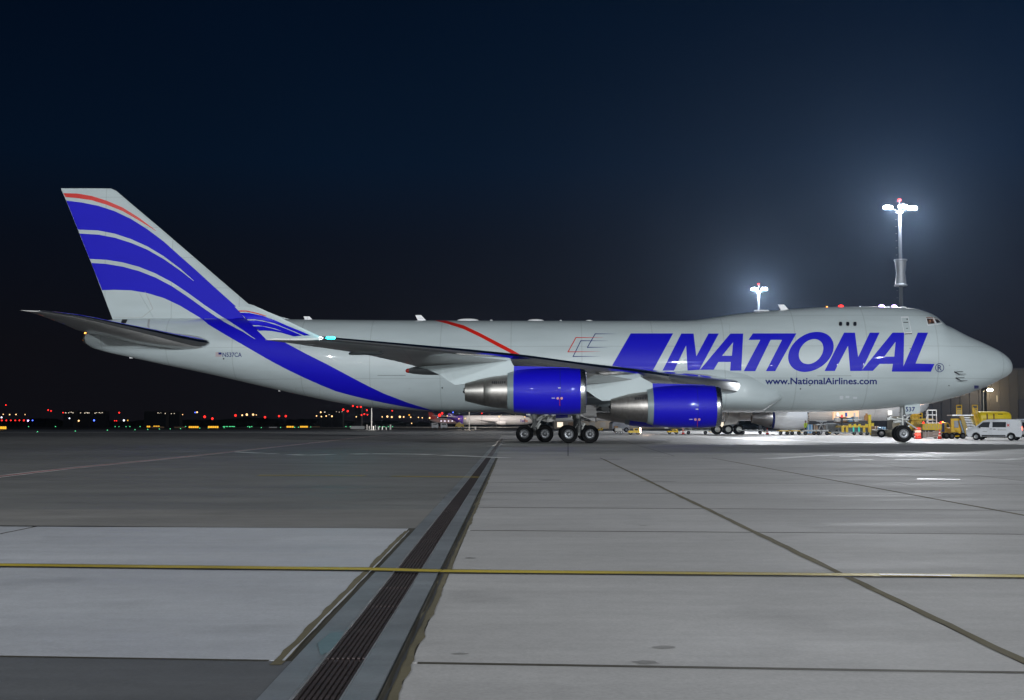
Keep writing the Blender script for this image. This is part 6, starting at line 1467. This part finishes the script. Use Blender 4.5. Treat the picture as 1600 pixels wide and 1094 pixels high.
for px_, D_, w_, h_, lit, lb in sg:
    s_ = empty('taxiway_sign', at(px_, D_), 0, lb, 'taxiway sign', 'taxiway signs across the field'); W_, H_ = w_*D_/F*.92, h_*D_/F*.72
    MB().box((0, .1, .25+H_/2), (W_*1.04, .18, H_*1.08)).build('housing', M_DARK if lit == 1 else (M_BOX if lit == 0 else M_WHITE), s_)
    if lit == 1:
        n_p = max(2, int(w_/3.2)); pw_ = W_/n_p
        for k_ in range(n_p): MB().box((-W_/2+pw_*(k_+.5), -.01, .25+H_/2), (pw_*.86, .05, H_*.9)).build('lit_panel', G_YEL, s_)
    for k_ in (-.4, .4): MB().box((W_*k_, .1, .12), (.08, .08, .25)).build('leg', M_DARK, s_)
lamp('sign_glow', at(334, 404)+Vector((0, 0, .8)), 40, (1, .65, .1), .2)

# small green taxiway lights, set in the ground in curving rows
greens = [(60, 675), (119, 674), (169, 672.6), (212, 671.8), (232, 671.4), (250, 670.8), (267, 670.6), (283, 670.2), (313, 669.4), (326, 669.4), (341, 669.2), (351, 669), (391, 668.8), (409, 669), (425, 668.8), (439, 668.8), (453, 668.8), (461, 668.6), (467, 668.4), (474, 668.5), (480, 668.2), (486, 668), (492, 667.8), (498, 667.6), (503, 667.5), (508, 667.3), (513, 667.2), (518, 667), (524, 667)]
greens += [(46, 665.9), (88, 665.8), (101, 665.8), (113, 665.8), (125, 665.8), (136, 665.7), (148, 665.7), (158, 665.6), (169, 665.6), (181, 665.6), (187, 665.6), (198, 665.5), (204, 665.5), (220, 665.5), (235, 665.5), (259, 665.6), (264, 665.4), (271, 665.3), (278, 665.3), (285, 665.2), (291, 665.2)]
greens += [(541+i*6.6, 666.6-i*.06) for i in range(12)] + [(350+i*2.2+rnd.uniform(-.5, .5), 665.5+rnd.uniform(-.3, .3)) for i in range(9)] + [(388+i*3.1, 665.4) for i in range(3)]
gl = None
for px_, py_ in greens:
    D_ = min(760, F*CAMH/(py_-HOR)); 
    if gl is None:
        gl = MB().lathe([(.001, .16), (.07, .15), (.09, .10), (.10, .0)], (0, 0, 0), 'z', 8).build('taxiway_light', G_GREEN, None, True); o = gl
    else: o = bpy.data.objects.new('taxiway_light', gl.data); COL.objects.link(o)
    k_ = max(.6, D_/330); o.scale = (k_, k_, k_); o.location = at(px_, D_)+Vector((0, 0, 0 if D_ < 500 else .1))
    gi_ = greens.index((px_, py_)); tag(o, ('tiny green light in the nearer curving row below the tail' if gi_ < 29 else 'tiny green light in the straight farther row at far left' if gi_ < 50 else 'tiny green light in the short row right of the far signs'), 'taxiway light', ('nearer row of green lights' if gi_ < 29 else 'farther row of green lights' if gi_ < 50 else 'short right rows of green lights'))

# lamps on poles: red obstruction lights, warm street lamps, blue edge lights
M_POLE = mat('dark_pole', (.05, .05, .055), .6)
def far_lamp(px, py, D, s_, gm, nm, label, cat, grp):
    t_ = empty(nm, at(px, D), 0, label, cat, grp); z_ = max(.3, at(px, D, py).z); r_ = s_*D/F/2*.84
    MB().tube((0, 0, 0), (0, 0, z_), .05, .04, 6).build('pole', M_POLE, t_)
    MB().lathe([(.001, r_), (r_*.7, r_*.7), (r_, 0), (r_*.7, -r_*.7), (.001, -r_)], (0, 0, z_), 'z', 12).build('lamp', gm, t_, True)
reds = [(10, 633, 2.2), (76, 641, 2.6), (80.5, 642.3, 2.4), (99.5, 645, 2.2), (187, 645, 3), (4, 657, 2.8), (11, 657, 2.8), (18, 657, 2.6), (25, 657, 2.6), (31.5, 657, 2.8), (38.5, 657, 3.2), (320.5, 651.4, 4.6), (332.5, 654.2, 4.2), (368.5, 649.3, 4.4), (414.5, 652, 4.0), (436.5, 650.4, 3.6), (447, 650.4, 3.8), (536.5, 640.3, 4), (543.5, 642.6, 3.6), (551.5, 634.5, 3.2), (558.5, 636, 3), (564, 636, 3.4), (573.5, 641.2, 3), (565, 648.6, 2.8), (569.5, 647.2, 2.8), (574.5, 648.2, 2.4), (613, 642, 2.4), (687, 649, 5.5), (691, 646, 4), (180, 657.6, 2), (183, 657.6, 2), (753, 646, 2.4)]
LR_ = cluster_labels(reds, 'red light on the horizon')
for i, (x_, y_, s_) in enumerate(reds): far_lamp(x_, y_, 560+(i % 5)*12, s_, G_RED, 'red_light', LR_[i], 'obstruction light', 'red obstruction lights on the horizon')
warms = [(6, 647.6, 1.8), (16, 648, 2.2), (26, 647.8, 2.2), (40, 648, 1.6), (120.5, 653.8, 2), (124, 657.6, 3.2), (286, 648, 1.6), (379, 649, 3), (386.2, 648, 4.2), (396, 648, 3.8), (401, 648.5, 1.8), (501.5, 644.3, 2.8), (495, 650, 2.4), (502.5, 651, 2.4), (510, 650.2, 2.4), (519, 650.6, 3), (557, 651.4, 2), (597.5, 651.5, 2), (605.5, 651, 3.6), (612.5, 651.8, 3.4), (625, 651.4, 4), (631, 651.6, 2.6), (642, 652, 2.2), (654, 652.4, 2), (660, 653, 2), (671.5, 653.2, 3), (699, 650, 2), (717, 654.5, 2), (727, 654, 2), (780, 651, 2.6), (820, 651.4, 2), (643.5, 661.5, 2), (888, 652, 3)]
LW_ = cluster_labels(warms, 'warm lamp on the horizon')
for i, (x_, y_, s_) in enumerate(warms): far_lamp(x_, y_, 590+(i % 5)*14, s_, G_WARM, 'street_lamp', LW_[i], 'street lamp', 'warm street lamps on the horizon')
for x_, y_, s_, lb in ((52, 657, 2.4, 'blue light right of the row of red lights at far left'), (148, 657, 3.2, 'brighter blue light alone under the tailplane'), (305.5, 644.6, 2.2, 'blue light on the horizon right under the rear fuselage'), (708, 644.5, 2.2, 'blue light above the distant airliner')): far_lamp(x_, y_, 570, s_, G_BLUE, 'blue_light', lb, 'edge light', None)
for x_, y_, s_, g_, lb in ((3.5, 652.4, 3, G_WHITE, 'white light at the extreme left above the red row'), (109.5, 653.8, 2.6, G_WHITE, 'white light between the far city clusters'), (194.5, 657, 3.4, G_WHITE, 'bright white light below the tailplane tip cluster'), (200.5, 657, 2.4, G_YEL, 'yellow light touching the bright white light'), (45, 657.4, 3, G_VIOLET, 'violet light ending the red row at far left'), (639.5, 648.6, 3, G_YEL, 'yellow green light above the warm lamps below the tail'), (308.5, 644.3, 3, G_WARM, 'warm light beside the blue one on the horizon')): far_lamp(x_, y_, 575, s_, g_, 'signal_light', lb, 'signal light', None)

# lit buildings on the horizon
bl_ = [(108, 644.6, 16, 6, 'left of the lit buildings on the far left horizon'), (130, 645, 22, 5, 'second lit building cluster on the far left horizon'), (156, 645.2, 20, 5, 'third lit building cluster, under the tailplane'), (243, 645.6, 34, 5, 'long low building with a row of pale lit windows below the tail cone'), (273, 646, 16, 4, 'small building with few lit windows right of the long one'),
       (518, 643.8, 36, 9, 'building with two rows of lit windows below the registration'), (560, 638, 10, 20, 'tall dark tower with red lights below the tail stripe'), (692, 652, 40, 9, 'building with scattered bluish lights beyond the distant airliner'), (790, 648, 60, 9, 'long dim building behind the purple tailed jet')]
for i, (px_, py_, w_, h_, lb) in enumerate(bl_):
    D_ = 640+10*i if i < 7 else 930; s_ = empty('distant_building', at(px_, D_), 0, lb, 'building'); W_, H_ = w_*D_/F, at(px_, D_, py_).z+.8
    MB().box((0, 3, H_/2), (W_, 6, H_)).build('wall', mat('dark_facade', (.012, .013, .018), .8), s_); MB().box((0, 3, H_+.1), (W_*1.02, 6.2, .2)).build('roof', M_DARK, s_)
    rnd = random.Random(i+50); nw = int(w_/2.2)
    for k_ in range(nw):
        if rnd.random() < .42:
            zz = H_-rnd.choice((.7, .9, 2.3 if h_ > 6 else 1.0)); MB().box((-W_/2+(k_+.5)*W_/nw, -.04, zz), (rnd.uniform(.2, .7), .1, rnd.uniform(.15, .4))).build('lit_window', G_PALE if i != 7 else glow('cool_window', (.7, .75, 1), 2.4), s_)
# dark woods and fields closing the view
rnd = random.Random(9); V, Fq = [], []
for row, (D_, hh) in enumerate(((1000, 5.5), (1400, 9.0))):
    b0 = len(V); n = 420
    for i in range(n+1):
        x_ = (-620+i*1240/n)*1.4; h_ = hh*(.72+.2*math.sin(x_*.021+row)+.12*math.sin(x_*.083)+rnd.uniform(-.12, .12)); y_ = D_+rnd.uniform(-2, 2)
        V += [(x_, y_, -.1), (x_, y_+1.2, h_*.6), (x_, y_+3.0, h_), (x_, y_+8, h_*.8), (x_, y_+11, -.1)]
    for i in range(n):
        for k_ in range(4): a = b0+i*5+k_; Fq.append((a, a+5, a+6, a+1))
wd = mesh_obj('far_woods', V, Fq, mat('night_foliage', (.014, .018, .010), .95, vary=.5, vscale=.3), None, False); wd['kind'] = 'stuff'

# thin night haze that gives the floodlights their soft halos
hz_m = bpy.data.materials.new('night_haze'); hz_m.use_nodes = True; t = hz_m.node_tree; t.nodes.clear()
pv = t.nodes.new('ShaderNodeVolumePrincipled'); pv.inputs['Density'].default_value = HAZE; pv.inputs['Color'].default_value = (.50, .70, 1, 1); pv.inputs['Anisotropy'].default_value = .82
ot = t.nodes.new('ShaderNodeOutputMaterial'); t.links.new(pv.outputs[0], ot.inputs['Volume'])
if HAZE > 0:
    hz_o = MB().box((0, 680, 20.5), (2100, 1640, 43.2)).build('haze', hz_m); hz_o['kind'] = 'stuff'
